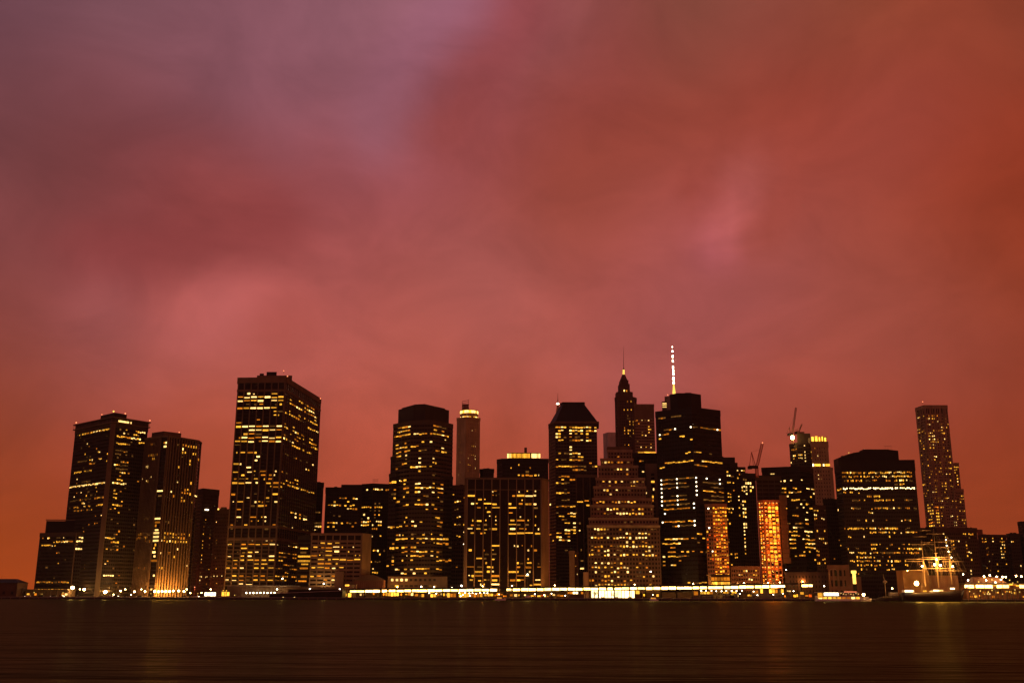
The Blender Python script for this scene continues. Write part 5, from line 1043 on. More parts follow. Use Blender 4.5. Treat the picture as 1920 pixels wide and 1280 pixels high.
for x, y in ((226, 1107), (252, 1108.5), (272, 1108)): street_lamp(x, y, 945, L1, G1, 1500, 0.75)
L2 = 'large floodlight at the foot of the ribbed tower'
for x, y in ((290, 1108), (297, 1108.5), (304, 1108), (311, 1108), (318, 1108), (325, 1107), (335, 1107), (345, 1108)): street_lamp(x, y, 963 + (x - 290) * 0.5, L2, 'floodlights under the ribbed tower', 20000, 0.9, 'lampglow', (1.0, 0.40, 0.06))
L3 = 'white globe lamp in the row on the long plaza wall'
for k in range(9): street_lamp(462 + k * 6.6, 1111 - 0.05 * k, 958, L3, 'plaza wall lamps', 250, 0.55, 'whiteglow')
for i, (x, y, Y, lb) in enumerate(((430, 1101.5, 975, 'low lamp left of the plaza wall'), (519.5, 1104, 957, 'lamp at the right end of the plaza wall lamp row'), (529.5, 1084, 962, 'tall lamp standing before the gridded tower'), (581, 1103.5, 950, 'lamp over the dark ferry shed'),
     (637, 1104, 950, 'lamp at the right end of the dark ferry shed'), (607, 1093.5, 975, 'lamp below the concrete office wing'), (790, 1099, 960, 'small lamp above the highway, below the brown banded tower'), (814, 1099.5, 960, 'small lamp above the highway, near its brightest stretch'),
     (847.5, 1101, 955, 'lamp left of the twin lamps by the mullioned tower'), (865.5, 1097.5, 955, 'bright lamp above the highway at the left foot of the mullioned tower'), (989, 1076, 960, 'tall lamp in front of the mullioned tower'),
     (1474, 1067.5, 958, 'tall mast lamp right of the orange construction building'), (1220, 1071, 960, 'tall lamp in front of the ziggurat block'), (1545.5, 1098, 930, 'lamp at the right end of the elevated highway'), (1806, 1076, 935, 'white lamp right of the tall ship'))):
    street_lamp(x, y, Y, lb, None, {9: 9000, 13: 3000, 12: 9000, 6: 6000, 7: 6000, 8: 5000, 11: 5000, 2: 6000, 10: 5000, 5: 5000}.get(i, 1500), 0.75 if i in (9,) else 0.55, 'whiteglow')

# --- left end
T = Tower('ferry_house', 'dark hip-roofed ferry house at the far left edge', [(0, 1092), (33, 1092)], 930, cat='building')
a = at_y(-30, 1092, 930); b = at_y(33, 1092, 930); m = MB(); m.box(a.x, b.x, 930, 950, GZ, a.z); m.build('wall', 'redwall', T.o)
zt = at_y(10, 1084.5, 935).z; m = MB(); m.prism([(a.x - 1, 929), (b.x + 1, 929), (b.x + 1, 951), (a.x - 1, 951)], a.z, zt, [(a.x + 5, 938), (b.x - 6, 938), (b.x - 6, 942), (a.x + 5, 942)]); m.build('roof', 'blackmetal', T.o)
for k in range(4): place('window', unit('blackmetal'), T.o, (lerp(a.x, b.x, (k + 0.5) / 4), 929.9, GZ + 3.2), 0, (2.2, 0.2, 2.4))
T = Tower('terminal_building', 'low lit terminal with dark recess left of the brightest street lamp', [(48, 1106), (128, 1106)], 938)
a = at_y(46, 1105.5, 938); b = at_y(127, 1105.5, 938)
m = MB(); m.box(a.x, b.x, 942, 955, GZ, a.z - 0.2); m.build('wall', 'brown', T.o)
m = MB(); m.box(a.x - 0.5, b.x + 0.5, 937, 956, a.z - 0.2, a.z + 0.7); m.build('roof', 'mid', T.o)
for k in range(7):
    m = MB(); x = lerp(a.x, b.x, (k + 0.3) / 7); m.box(x - 0.35, x + 0.35, 937.6, 938.3, GZ, a.z - 0.2); m.build('column', 'mid', T.o)
for k, (f_, w_, mt) in enumerate(((0.05, 2.5, 'lit_y'), (0.22, 2, 'lit_o'), (0.34, 1.5, 'lit_d'), (0.86, 2.5, 'lit_o'), (0.93, 2, 'lit_w'))):
    place('window', unit(mt), T.o, (lerp(a.x, b.x, f_), 941.8, GZ + 2.0), 0, (w_, 0.2, 1.8))

# --- plaza wall, ferry shed
T = Tower('plaza_podium', 'long plain brown plaza wall under the gridded tower', [(425, 1096), (620, 1094)], 962)
a = at_y(425, 1098, 962); b = at_y(560, 1095, 962); c = at_y(650, 1098, 962)
m = MB(); m.prism([(a.x, 964), (b.x, 964), (b.x, 972), (a.x, 972)], GZ, a.z); m.box(b.x, c.x, 965, 972, GZ, a.z - 0.6); m.build('wall', 'brown', T.o)
m = MB(); m.box(a.x - 0.3, b.x + 0.3, 963.4, 964.6, a.z, a.z + 0.5); m.build('coping', 'concrete', T.o)
for k in range(4): place('window', unit('lit_h' if k != 1 else 'blackmetal'), T.o, at_y(418.5 + k * 3, 1111, 966), 0, (1.0, 0.3, 5.0))
T = Tower('ferry_shed', 'long black ferry shed with a thin pale roof line, left of the elevated highway', [(515, 1109), (640, 1106)], 915)
a = at_y(505, 1113, 915); b = at_y(642, 1107.5, 915)
m = MB(); m.add([(a.x, 915, GZ), (b.x, 915, GZ), (b.x, 935, GZ), (a.x, 935, GZ), (a.x, 915, a.z), (b.x, 915, b.z), (b.x, 935, b.z), (a.x, 935, a.z)], [(0, 3, 2, 1), (4, 5, 6, 7), (0, 1, 5, 4), (1, 2, 6, 5), (2, 3, 7, 6), (3, 0, 4, 7)]); m.build('wall', 'blackmetal', T.o)
m = MB(); m.bar((a.x - 6, 914.4, a.z + 0.2), (b.x, 914.4, b.z + 0.3), 0.32); m.build('roof_edge', 'pale', T.o)
m = MB(); p = at_y(538, 1104, 925); q = at_y(640, 1104, 925); m.box(p.x, q.x, 930, 945, GZ, p.z); m.build('upper_wall', 'blackmetal', T.o)
for x in (531, 552): place('lamp', unit('lit_w'), T.o, at_y(x, 1119, 914.8), 0, (0.9, 0.3, 0.5))
T = Tower('dome_hall', 'dim brown hall with shallow curved roof at the left start of the elevated highway', [(668, 1083), (715, 1083)], 975)
a = at_y(664, 1085, 975); b = at_y(720, 1085, 975); m = MB(); m.box(a.x, b.x, 975, 990, GZ, a.z - 1); m.build('wall', 'brick', T.o)
m = MB(); prev = None
arc = [(lerp(a.x, b.x, k / 10), a.z - 1 + 5 * math.sin(math.pi * k / 10)) for k in range(11)]
vs_ = [(x, 974, z) for x, z in arc] + [(x, 991, z) for x, z in arc]
m.add(vs_, [(k, k + 1, 12 + k, 11 + k) for k in range(10)] + [tuple(range(10, -1, -1)), tuple(range(11, 22))]); m.build('roof', 'brown', T.o)
rb = MB()
for k in range(14): x = lerp(a.x, b.x, (k + 0.5) / 14); rb.box(x - 0.2, x + 0.2, 974.6, 975.1, GZ + 2, a.z - 2)
rb.build('pilasters', 'tan', T.o, kind='stuff')
T = Tower('kiosk_house', 'small brown hut with a yellow window, under the concrete office wing', [(646, 1094), (668, 1094)], 968)
a = at_y(645, 1095, 968); b = at_y(668, 1095, 968); m = MB(); m.box(a.x, b.x, 968, 974, GZ, a.z); m.build('wall', 'stone', T.o)
m = MB(); m.box(a.x - 0.6, b.x + 0.6, 967.4, 974.6, a.z, a.z + 0.5); m.build('roof', 'brown', T.o)
place('window', unit('lit_h'), T.o, at_y(651, 1096.6, 967.8), 0, (3.6, 0.2, 1.5)); place('window', unit('lit_d'), T.o, at_y(662, 1098, 967.8), 0, (2.6, 0.2, 1.5))
T = Tower('glass_hall', 'blazing white glass hall under the elevated highway below the ziggurat block', [(1108, 1106), (1190, 1106)], 944)
a = at_y(1108, 1106, 952); b = at_y(1190, 1106, 952)
m = MB(); m.box(a.x, b.x, 952, 962, GZ, a.z - 0.2); m.build('wall', 'tan', T.o)
for k in range(13):
    x = lerp(a.x, b.x, (k + 0.5) / 13); h_ = a.z - GZ - 0.6 - (0.8 if k % 4 == 3 else 0)
    place('window', unit('lit_W'), T.o, (x, 951.8, a.z - 0.3 - h_ / 2), 0, ((b.x - a.x) / 13 * (0.86 if k % 3 else 0.7), 0.3, h_))
m = MB(); m.box(a.x - 0.5, b.x + 0.5, 951.2, 962.5, a.z - 0.2, a.z + 0.2); m.build('roof', 'brown', T.o)
# lit stalls under the highway: x0, x1, ytop, ybottom, glow, label
ST = [(415.5, 430, 1108.5, 1117, 'lit_h', 'narrow gold-lit doorway pavilion left of the plaza wall'), (383.5, 404.5, 1109.5, 1117, 'whiteglow2', 'blazing white ticket booth right of the ribbed tower'),
      (624, 650, 1111, 1118, 'lit_y', 'yellow stall just before the start of the elevated highway'), (652, 659, 1111, 1119.5, 'lit_h', 'slim gold stall at the first highway column'), (722, 748, 1110, 1117, 'lit_h', 'gold stall at the left part of the elevated highway'),
      (765, 775, 1110, 1116, 'lit_w', 'white stall under the highway below the brown banded tower'), (790, 818, 1112, 1120, 'lit_o', 'dim orange stall under the highway, second from the brown banded tower'), (838, 855, 1111, 1120, 'lit_o', 'orange stall left of the market crowd of lights'), (860, 880, 1110, 1120, 'lit_y', 'yellow market stall under the mullioned tower left corner'),
      (882, 905, 1111, 1119, 'lit_o', 'orange market stall under the mullioned tower'), (907, 925, 1112, 1117, 'lit_y', 'yellow stall right beside the white launch'), (1007, 1014, 1115, 1118.5, 'lit_h', 'tiny gold stall left of the glass hall'), (1064, 1094, 1108.5, 1113, 'lit_W', 'white stall left of the blazing glass hall'), (1191, 1200, 1106, 1113, 'lit_h', 'gold stall touching the right end of the glass hall'),
      (1300, 1309.5, 1107, 1116, 'lit_h', 'tall gold booth under the highway below the black glass tower'), (1313, 1337, 1108, 1113.5, 'lit_h', 'long gold stall right of the tall gold booth'), (1356, 1382, 1108, 1112, 'lit_y', 'long low yellow stall under the highway below the dark stepped block'), (1370, 1376, 1112.5, 1115, 'lit_y', 'tiny yellow stall in front of the long low stall'),
      (1410, 1422, 1106, 1112, 'lit_o', 'small orange stall left of the construction building'), (1425, 1470, 1103, 1112, 'lit_h', 'wide orange-gold stall below the construction building'), (1475, 1484, 1106, 1109, 'lit_w', 'small white stall at the right part of the highway'), (1500, 1508, 1109, 1114, 'lit_y', 'small yellow stall at the right end of the highway')]
emit('lit_whiteglow2', (1, 0.82, 0.5), 6.0, var=0.1)
for x0, x1, y0, y1, g, lb in ST:
    Yk = 943 if x0 > 600 else 955
    if y0 < 1108 and x0 > 1180: Yk = 944
    a = at_y(x0, y0, Yk); b = at_y(x1, y1, Yk); o = thing('lit_stall', lb, 'stall', ((a.x + b.x) / 2, Yk, GZ))
    m = MB(); m.box(a.x - 0.4, b.x + 0.4, Yk + 0.3, Yk + 3, GZ, a.z + 0.3); m.build('wall', 'brown', o)
    m = MB(); m.box(a.x - 0.7, b.x + 0.7, Yk - 0.9, Yk + 3.2, a.z + 0.3, a.z + 0.6); m.build('canopy', 'mid', o)
    n_ = max(1, int((b.x - a.x) / 2.4)); zb_ = max(b.z, GZ + 0.2)
    for k in range(n_):
        if n_ > 4 and random.random() < 0.2: continue
        g_ = g if random.random() < 0.7 else random.choice(('lit_y', 'lit_h', 'lit_o'))
        if g == 'whiteglow2': g_ = 'lit_whiteglow2'
        elif not g_.startswith('lit_'): g_ = 'lit_' + g_
        place('window', unit(g_), o, (lerp(a.x, b.x, (k + 0.5) / n_), Yk + 0.2, (a.z + zb_) / 2), 0, ((b.x - a.x) / n_ * 0.82, 0.2, (a.z - zb_) * random.uniform(0.75, 1.0)))
# little hanging lamps in the market
LB = 'small white lamp hanging among the stalls below the highway strip'
for x, y in ((805, 1111), (818, 1112), (861, 1111), (868, 1114), (872, 1110.5), (880, 1111.5), (886, 1111), (893, 1112), (900, 1111), (908, 1110.5), (914, 1111), (864, 1117), (881, 1116), (1003, 1113), (1020, 1115), (1034, 1112), (1060, 1116), (1315, 1107), (1324, 1107), (1334, 1107), (1343, 1107.5), (1353, 1107.5), (1362, 1107), (1372, 1107), (1381, 1107), (1391, 1106.5), (1387, 1112.5), (1413, 1108), (1420, 1115), (1450, 1114), (1468, 1112), (1488, 1107.5)):
    street_lamp(x, y, 941, LB, 'market lamps under the highway', 0, 0.42, 'whiteglow')

# --- cars parked along the left street
def car(px, Y, label, paint, tail, flip=1, van=False):
    p = at_y(px, 1118, Y); o = thing('parked_car', label, 'car' if not van else 'van', (p.x, Y, GZ))
    ln = 4.5 if not van else 5.4; h1 = 0.85 if not van else 1.1; h2 = 1.45 if not van else 2.2
    m = MB(); prof = [(-ln / 2, 0.3), (ln / 2, 0.3), (ln / 2, h1 * 0.8), (ln * 0.28, h1), (-ln / 2, h1)]
    m.add([(p.x + flip * x, Y - 0.9, GZ + z) for x, z in prof] + [(p.x + flip * x, Y + 0.9, GZ + z) for x, z in prof], [(4, 3, 2, 1, 0), (5, 6, 7, 8, 9)] + [(i, (i + 1) % 5, 5 + (i + 1) % 5, 5 + i) for i in range(5)]); m.build('body', paint, o)
    prof = [(-ln * 0.42, h1), (ln * 0.26, h1), (ln * 0.12, h2), (-ln * (0.32 if not van else 0.42), h2)]
    m = MB(); m.add([(p.x + flip * x, Y - 0.78, GZ + z) for x, z in prof] + [(p.x + flip * x, Y + 0.78, GZ + z) for x, z in prof], [(3, 2, 1, 0), (4, 5, 6, 7)] + [(i, (i + 1) % 4, 4 + (i + 1) % 4, 4 + i) for i in range(4)]); m.build('cabin', 'glass' if not van else paint, o)
    for sx in (-1, 1):
        for sy in (-0.82, 0.82):
            m = MB(); m.bar((p.x + sx * ln * 0.31, Y + sy - 0.1, GZ + 0.33), (p.x + sx * ln * 0.31, Y + sy + 0.1, GZ + 0.33), 0.33, k=10); m.build('wheel', 'blackmetal', o)
    for sy in (-0.6, 0.6):
        m = MB(); m.box(p.x + flip * ln / 2 - 0.1, p.x + flip * ln / 2 + 0.08, Y + sy - 0.18, Y + sy + 0.18, GZ + 0.5, GZ + 0.72); m.build('headlight', 'whiteglow' if not tail else 'lit_r', o)
CARS = [(52, 'pale car parked at the foot of the ferry house', 'whitepaint', 0), (76, 'dark car with red lights before the low lit terminal', 'blackmetal', 1), (100, 'dark car parked in front of the terminal recess', 'blackmetal', 0), (115, 'tan car by the right end of the lit terminal', 'tan', 0), (207, 'pale car nearest the glaring low street lamp', 'whitepaint', 0), (217, 'dark car second from the glaring low street lamp', 'blackmetal', 0), (238, 'red-lit car left of the ribbed tower foot', 'redwall', 1), (262, 'dark car under the row of globe lamps', 'blackmetal', 0), (345, 'dark car right of the ribbed tower floodlights', 'blackmetal', 1), (368, 'pale car left of the blazing white ticket booth', 'whitepaint', 0)]
for x, lb, paint, tail in CARS: car(x, 918, lb, paint, tail, random.choice((-1, 1)))
car(990, 925, 'white van parked under the highway by the mullioned tower', 'whitepaint', 0, 1, True)

# --- boats
def hull(m, x0, x1, Y, zs, zb, bw, n=10, bow=1, z0=-0.8, mi=0):
    ring = []
    for i in range(n + 1):
        t = i / n; x = lerp(x0, x1, t); tt = t if bow > 0 else 1 - t
        w = bw * (1 - max(0, (tt - 0.55) / 0.45) ** 2.2) * (0.75 + 0.25 * min(1, tt / 0.2)); w = max(w, 0.05)
        sh = zs + (zb - zs) * max(0, (tt - 0.3) / 0.7) ** 2
        xt = x + (1.5 if bow > 0 else -1.5) * max(0, tt - 0.8) * 5 * (zb / 5.0)
        ring.append([(x, Y - w * 0.55, z0), (x, Y - w * 0.95, z0 + (sh - z0) * 0.45), (xt, Y - w, sh), (xt, Y + w, sh), (x, Y + w * 0.95, z0 + (sh - z0) * 0.45), (x, Y + w * 0.55, z0)])
    vs_ = [v for r in ring for v in r]; fs = []
    for i in range(n):
        for j in range(5): fs.append((6 * i + j, 6 * i + j + 1, 6 * i + 7 + j, 6 * i + 6 + j))
    fs.append((5, 4, 3, 2, 1, 0)); fs.append(tuple(6 * n + j for j in range(6)))
    m.add(vs_, fs, mi)
def launch(px0, px1, Y, label, bow):
    a = at_y(px0, 1120, Y); b = at_y(px1, 1120, Y); o = thing('motor_launch', label, 'boat', ((a.x + b.x) / 2, Y, 0))
    m = MB(); hull(m, a.x, b.x, Y, 1.0, 1.7, 1.6, bow=bow); m.build('hull', 'whitepaint', o, smooth=True)
    c = (a.x + b.x) / 2; m = MB(); m.prism([(c - 3, Y - 1.1), (c + 2, Y - 1.1), (c + 2, Y + 1.1), (c - 3, Y + 1.1)], 1.0, 2.9, [(c - 2.6, Y - 1), (c + 1, Y - 1), (c + 1, Y + 1), (c - 2.6, Y + 1)]); m.build('cabin', 'whitepaint', o)
    for k in range(3): place('window', unit('lit_y'), o, (c - 2 + k * 1.3, Y - 1.14, 2.1), 0, (0.9, 0.1, 0.6))
    m = MB(); m.bar((c - 1, Y, 2.8), (c - 1, Y, 5), 0.06); m.ball((c - 1, Y, 5), 0.28, 8, 5, mi=1); m.build('mast_lamp', ['steel', 'whiteglow'], o)
launch(928, 948, 893, 'white motor launch moored under the mullioned tower', 1)
launch(1219, 1234, 894, 'small white motor launch moored right of the glass hall', -1)

def ferry():
    a = at_y(1531, 1119, 890); b = at_y(1634, 1119, 890); Y = 892
    o = thing('ferry_boat', 'white double-deck excursion boat with a glaring white upper canopy, left of the tall ship', 'boat', ((a.x + b.x) / 2, Y, 0))
    m = MB(); hull(m, a.x, b.x, Y, 1.3, 2.6, 4.5, 14, 1); m.build('hull', 'whitepaint', o, smooth=True)
    W = b.x - a.x
    m = MB(); m.box(a.x + 0.5, b.x - W * 0.16, Y - 3.6, Y + 3.6, 1.3, 4.2); m.build('lower_cabin', 'whitepaint', o)
    m = MB(); m.box(a.x + 0.2, b.x - W * 0.2, Y - 3.9, Y + 3.9, 4.2, 4.5); m.box(a.x + 0.2, b.x - W * 0.25, Y - 3.9, Y + 3.9, 7.2, 7.5)
    for k in range(12): x = a.x + 0.6 + W * 0.72 * k / 11; m.box(x - 0.12, x + 0.12, Y - 3.8, Y - 3.55, 4.5, 7.2)
    m.build('decks', 'whitepaint', o)
    for k in range(9):
        x = a.x + W * (0.06 + 0.085 * k); place('window', unit('lit_h' if k in (1, 2, 3) else random.choice(('lit_y', 'lit_w', 'lit_o'))), o, (x, Y - 3.66, 2.8), 0, (W * 0.065, 0.1, 1.5))
    place('canopy_light', unit('lit_whiteglow2'), o, (a.x + W * 0.26, Y - 3.7, 5.9), 0, (W * 0.26, 0.1, 2.4))
    place('canopy_light', unit('lit_y'), o, (a.x + W * 0.055, Y - 3.7, 4.9), 0, (W * 0.09, 0.1, 4.2))
    for k in range(8): place('deck_lamp', unit('lit_w'), o, (a.x + W * (0.44 + 0.045 * k), Y - 3.7, 6.6 - 0.5 * (k % 3)), 0, (0.6, 0.15, 0.5))
    place('red_neon_strip', unit('redglow'), o, (a.x + W * 0.62, Y - 2.5, 7.9), 0, (W * 0.23, 0.3, 0.35))
    m = MB(); m.ball((a.x + W * 0.86, Y - 2, 5.6), 1.1, 10, 6); m.bar((a.x + W * 0.86, Y - 2, 1.5), (a.x + W * 0.86, Y - 2, 5), 0.12, mi=1); m.build('floodlight', ['lampglow', 'steel'], o)
    m = MB(); m.box(b.x - W * 0.15, b.x - W * 0.05, Y - 2, Y + 2, 1.9, 3.9); m.build('wheelhouse', 'pale', o)
ferry()
p = at_y(1600.5, 1069, 940); q = at_y(1600.5, 1094, 940); o = thing('lit_pylon', 'tall glowing yellow pylon with wider cap, behind the excursion boat', 'pylon', (p.x, 940, GZ))
m = MB(); m.box(p.x - 1.1, p.x + 1.3, 939, 941, q.z, p.z - 2.4); m.build('shaft', 'goldglow', o)
m = MB(); m.box(p.x - 1.9, p.x + 1.9, 938.5, 941.5, p.z - 2.4, p.z); m.build('cap', 'goldglow', o)
m = MB(); m.box(p.x - 1.5, p.x + 1.5, 938.8, 941.2, GZ, q.z); m.build('base', 'blackmetal', o)

def tall_ship():
    Y = 885
    a = at_y(1690, 1119, Y); b = at_y(1803, 1119, Y)
    o = thing('tall_ship', 'three-masted tall ship with floodlit yards moored at the right', 'ship', ((a.x + b.x) / 2, Y, 0))
    m = MB(); hull(m, a.x, b.x, Y, 7.2, 9.6, 5.5, 22, 1); m.build('hull', ['hullblack'], o, smooth=True)
    m = MB(); hull(m, a.x + 1, b.x - 2, Y, 7.6, 9.9, 5.3, 22, 1, 6.8); m.build('bulwark', 'wood', o)
    W = b.x - a.x
    m = MB(); m.box(a.x + W * 0.04, a.x + W * 0.2, Y - 3, Y + 3, 7.2, 9.6); m.build('deckhouse', 'whitepaint', o)
    m = MB(); m.box(a.x + W * 0.5, a.x + W * 0.64, Y - 2.5, Y + 2.5, 7.2, 9.0); m.build('deckhouse', 'whitepaint', o)
    for f_, w_, mt in ((0.1, 0.13, 'lit_whiteglow2'), (0.55, 0.1, 'lit_W'), (0.62, 0.09, 'lit_w'), (0.36, 0.06, 'lit_h'), (0.82, 0.07, 'lit_W')):
        place('awning_light', unit(mt), o, (a.x + W * f_, Y - 5.0, 8.6 + (1.6 if f_ > 0.8 else 0) + (0.5 if f_ > 0.5 else 0)), 0, (W * w_, 0.4, 1.2))
    rig = MB(); tops = []
    for bx, by, tx, ty in ((1735, 1092, 1728.5, 1012), (1760, 1094, 1751.5, 990), (1784.5, 1088, 1777.5, 1004)):
        pb = at_y(bx, by, Y); pt = at_y(tx, ty, Y); pt.x = pb.x
        m = MB(); mid = pb + (pt - pb) * 0.55; m.bar(pb - Vector((0, 0, 3)), mid, 0.5, 0.38, 8); m.bar(mid, pt, 0.32, 0.14, 8); m.box(pb.x - 1.3, pb.x + 1.3, Y - 1, Y + 1, mid.z - 0.2, mid.z + 0.15); m.build('mast', 'stone', o, smooth=False)
        tops.append((pb, mid, pt))
    for x0, x1, y in ((1697, 1733, 1068.5), (1734, 1784, 1065), (1753, 1811, 1069.5), (1699, 1732, 1051.5), (1695, 1784, 1047.5), (1728, 1784, 1044.2), (1766, 1807, 1052), (1728, 1751, 1016.5), (1753, 1777, 1015), (1707, 1751, 1020), (1753, 1793, 1025.5), (1724, 1745, 994), (1737, 1771, 1000), (1712, 1738, 1005.5), (1770, 1798, 1012)):
        p0 = at_y(x0, y, Y - 0.8); p1 = at_y(x1, y, Y - 0.8); c = (p0 + p1) / 2
        m = MB(); m.bar(c, p0, 0.30, 0.14, 6); m.bar(c, p1, 0.30, 0.14, 6); m.build('yard', 'stone', o)
    for pb, mid, pt in tops:
        for s in (-1, 1):
            for k in range(4): rig.bar(Vector((pb.x + s * (2.0 + k * 1.3), Y + s * 0.1 - 4.5, 7.5)), mid, 0.05)
            for k in range(2): rig.bar(Vector((pb.x + s * (9 + k * 4), Y - 4, 8)), pt, 0.04)
    bs0 = Vector((b.x, Y, 10)); bs1 = Vector((b.x + 12, Y, 13.5))
    m = MB(); m.bar(bs0, bs1, 0.4, 0.15, 6); m.build('bowsprit', 'wood', o)
    rig.bar(bs1, tops[2][2], 0.05); rig.bar(bs1, tops[2][1], 0.05); rig.bar(tops[0][2], tops[1][1], 0.05); rig.bar(tops[1][2], tops[2][1], 0.05); rig.bar(tops[0][2], Vector((a.x, Y, 9)), 0.05)
    rig.build('rigging', 'stone', o, kind='stuff')
    for x, y, r, pw_ in ((1718.5, 1093, 1.8, 13000), (1752.3, 1058, 0.9, 16000), (1763, 1059, 0.9, 16000), (1729, 1060.5, 0.7, 12000), (1786.3, 1061.5, 0.7, 12000), (1756, 1048, 0.6, 9000), (1701.5, 1069, 0.3, 0)):
        pp = at_y(x, y, Y - 2.5); m = MB(); m.ball(pp, r, 10, 6); m.bar(pp, pp + Vector((0, 2.2, 0.2)), 0.1, mi=1); m.build('floodlight', ['lampglow', 'steel'], o)
        if pw_:
            l = bpy.data.lights.new('flood', 'POINT'); l.energy = pw_; l.color = (1, 0.45, 0.09); l.shadow_soft_size = 0.6
            lo = bpy.data.objects.new('flood_light', l); col.objects.link(lo); lo.parent = o; lo.location = pp + Vector((0, -r * 1.8, r * 0.4)) - Vector(o.location)
    # garland of bulbs
    p0 = at_y(1773, 1006, Y - 1); p1 = at_y(1787, 1050, Y - 1)
    for k in range(9):
        t = k / 8; q = p0 + (p1 - p0) * t; q.x -= 1.6 * math.sin(math.pi * t)
        m = MB(); m.ball(q, 0.42, 8, 5); m.build('garland_bulb', 'whiteglow' if k % 2 else 'goldglow', o)
tall_ship()
T = Tower('ochre_warehouse', 'plain ochre warehouse wall lit by the floodlight behind the tall ship', [(1692, 1069), (1736, 1069)], 915)
a = at_y(1692, 1069, 915); b = at_y(1740, 1069, 915); m = MB(); m.box(a.x, b.x, 915, 930, GZ, a.z); m.build('wall', 'ochre', T.o)
m = MB(); m.box(b.x, b.x + 28, 920, 930, GZ, a.z - 4); m.build('side_wing', 'brick', T.o)
m = MB(); m.box(a.x - 0.4, b.x + 0.4, 914.5, 930.4, a.z, a.z + 0.5); m.build('coping', 'brown', T.o)
def barge():
    a = at_y(1645, 1119, 889); b = at_y(1690, 1119, 889); Y = 893
    o = thing('museum_barge', 'dim grey moored vessel with a sloping deck and ventilator, between excursion boat and tall ship', 'boat', ((a.x + b.x) / 2, Y, 0))
    m = MB(); hull(m, a.x, b.x, Y, 4.8, 2.0, 3.6, 12, -1); m.build('hull', 'mid', o, smooth=True)
    m = MB(); m.box(a.x + 12, b.x - 2, Y - 2.4, Y + 2.4, 4.2, 7.4); m.build('deckhouse', 'concrete', o)
    for k in range(5): place('window', unit('lit_d'), o, (a.x + 5.5 + k * 1.6, Y - 3.5, 3.6), 0, (0.6, 0.2, 0.9))
    p = at_y(1659, 1090, Y); m = MB(); m.ball(p, 1.8, 10, 6, 0.7); m.bar((p.x, Y, 2), p, 0.3); m.bar(p, p + Vector((-1, 0, 6.5)), 0.28, 0.12); m.build('ventilator', 'stone', o)
    p = at_y(1673, 1102.5, Y - 3.6); m = MB(); m.ball(p, 0.5, 8, 5); m.build('lamp', 'lampglow', o)
barge()

# --- shopping pier at the right
T = Tower('shopping_pier', 'two-storey pier pavilion with long white light strips at the right edge', [(1812, 1083), (1925, 1083)], 908)
a = at_y(1812, 1083, 912); b = at_y(1935, 1083, 912); z1 = at_y(1812, 1096, 912).z; z2 = at_y(1812, 1103, 912).z
m = MB(); m.box(a.x, b.x, 914, 940, GZ, z1); m.build('wall', 'brick', T.o)
m = MB(); m.box(a.x - 1, b.x, 909, 941, z2 + 4.3, z2 + 4.9); m.box(a.x - 1, b.x, 909, 941, z2 - 0.4, z2); m.build('deck_slabs', 'brown', T.o)
e0 = at_y(1822, 1088, 916); m = MB(); m.prism([(e0.x, 914), (e0.x + 32, 914), (e0.x + 32, 936), (e0.x, 936)], z1, z1 + 7.0, [(e0.x + 5, 923), (e0.x + 27, 923), (e0.x + 27, 927), (e0.x + 5, 927)]); m.build('roof', 'brick', T.o)
for x0, x1 in ((1812, 1829), (1833, 1848), (1849, 1864.5), (1872, 1883), (1884, 1895), (1915, 1930)):
    p0 = at_y(x0, 1095.8, 908.6); p1 = at_y(x1, 1101.5, 908.6); place('light_strip', unit('panelglow'), T.o, ((p0.x + p1.x) / 2, 912, (p0.z + p1.z) / 2), 0, (p1.x - p0.x, 0.3, p0.z - p1.z))
for k in range(15):
    x = lerp(a.x, b.x, (k + 0.5) / 15)
    m = MB(); m.box(x - 0.25, x + 0.25, 909.4, 909.9, GZ, z2 - 0.4); m.build('column', 'brown', T.o)
    if random.random() < 0.8: place('window', unit(random.choice(('lit_h', 'lit_y', 'lit_o', 'lit_w', 'lit_h'))), T.o, (x + 1.6, 913.8, lerp(GZ + 0.6, z2 - 1.2, random.random() * 0.7 + 0.2)), 0, (random.uniform(1.2, 3.4), 0.2, random.uniform(1.0, 1.8)))
for k in range(12): place('window', unit(random.choice(('lit_o', 'lit_y', 'lit_h'))), T.o, (lerp(a.x + 24, b.x, (k + 0.5) / 12), 913.7, z1 - 0.6 + random.uniform(0, 1.2)), 0, (random.uniform(1.5, 3.6), 0.2, 1.2))
PL = 'flame-like lamp above the pier pavilion roof'
for x, y in ((1845, 1080), (1856, 1078), (1869, 1080.5), (1880, 1081), (1886, 1081), (1905, 1079), (1915, 1080)): street_lamp(x, y, 918, PL, 'pier pavilion roof lamps', 700, 0.65)
PL2 = 'white-hooded lamp on the upper deck of the pier pavilion'
for x, y in ((1815, 1087), (1849, 1087), (1877, 1086), (1866.5, 1091)): street_lamp(x, y, 906, PL2, 'pier pavilion deck lamps', 300, 0.6, 'whiteglow')

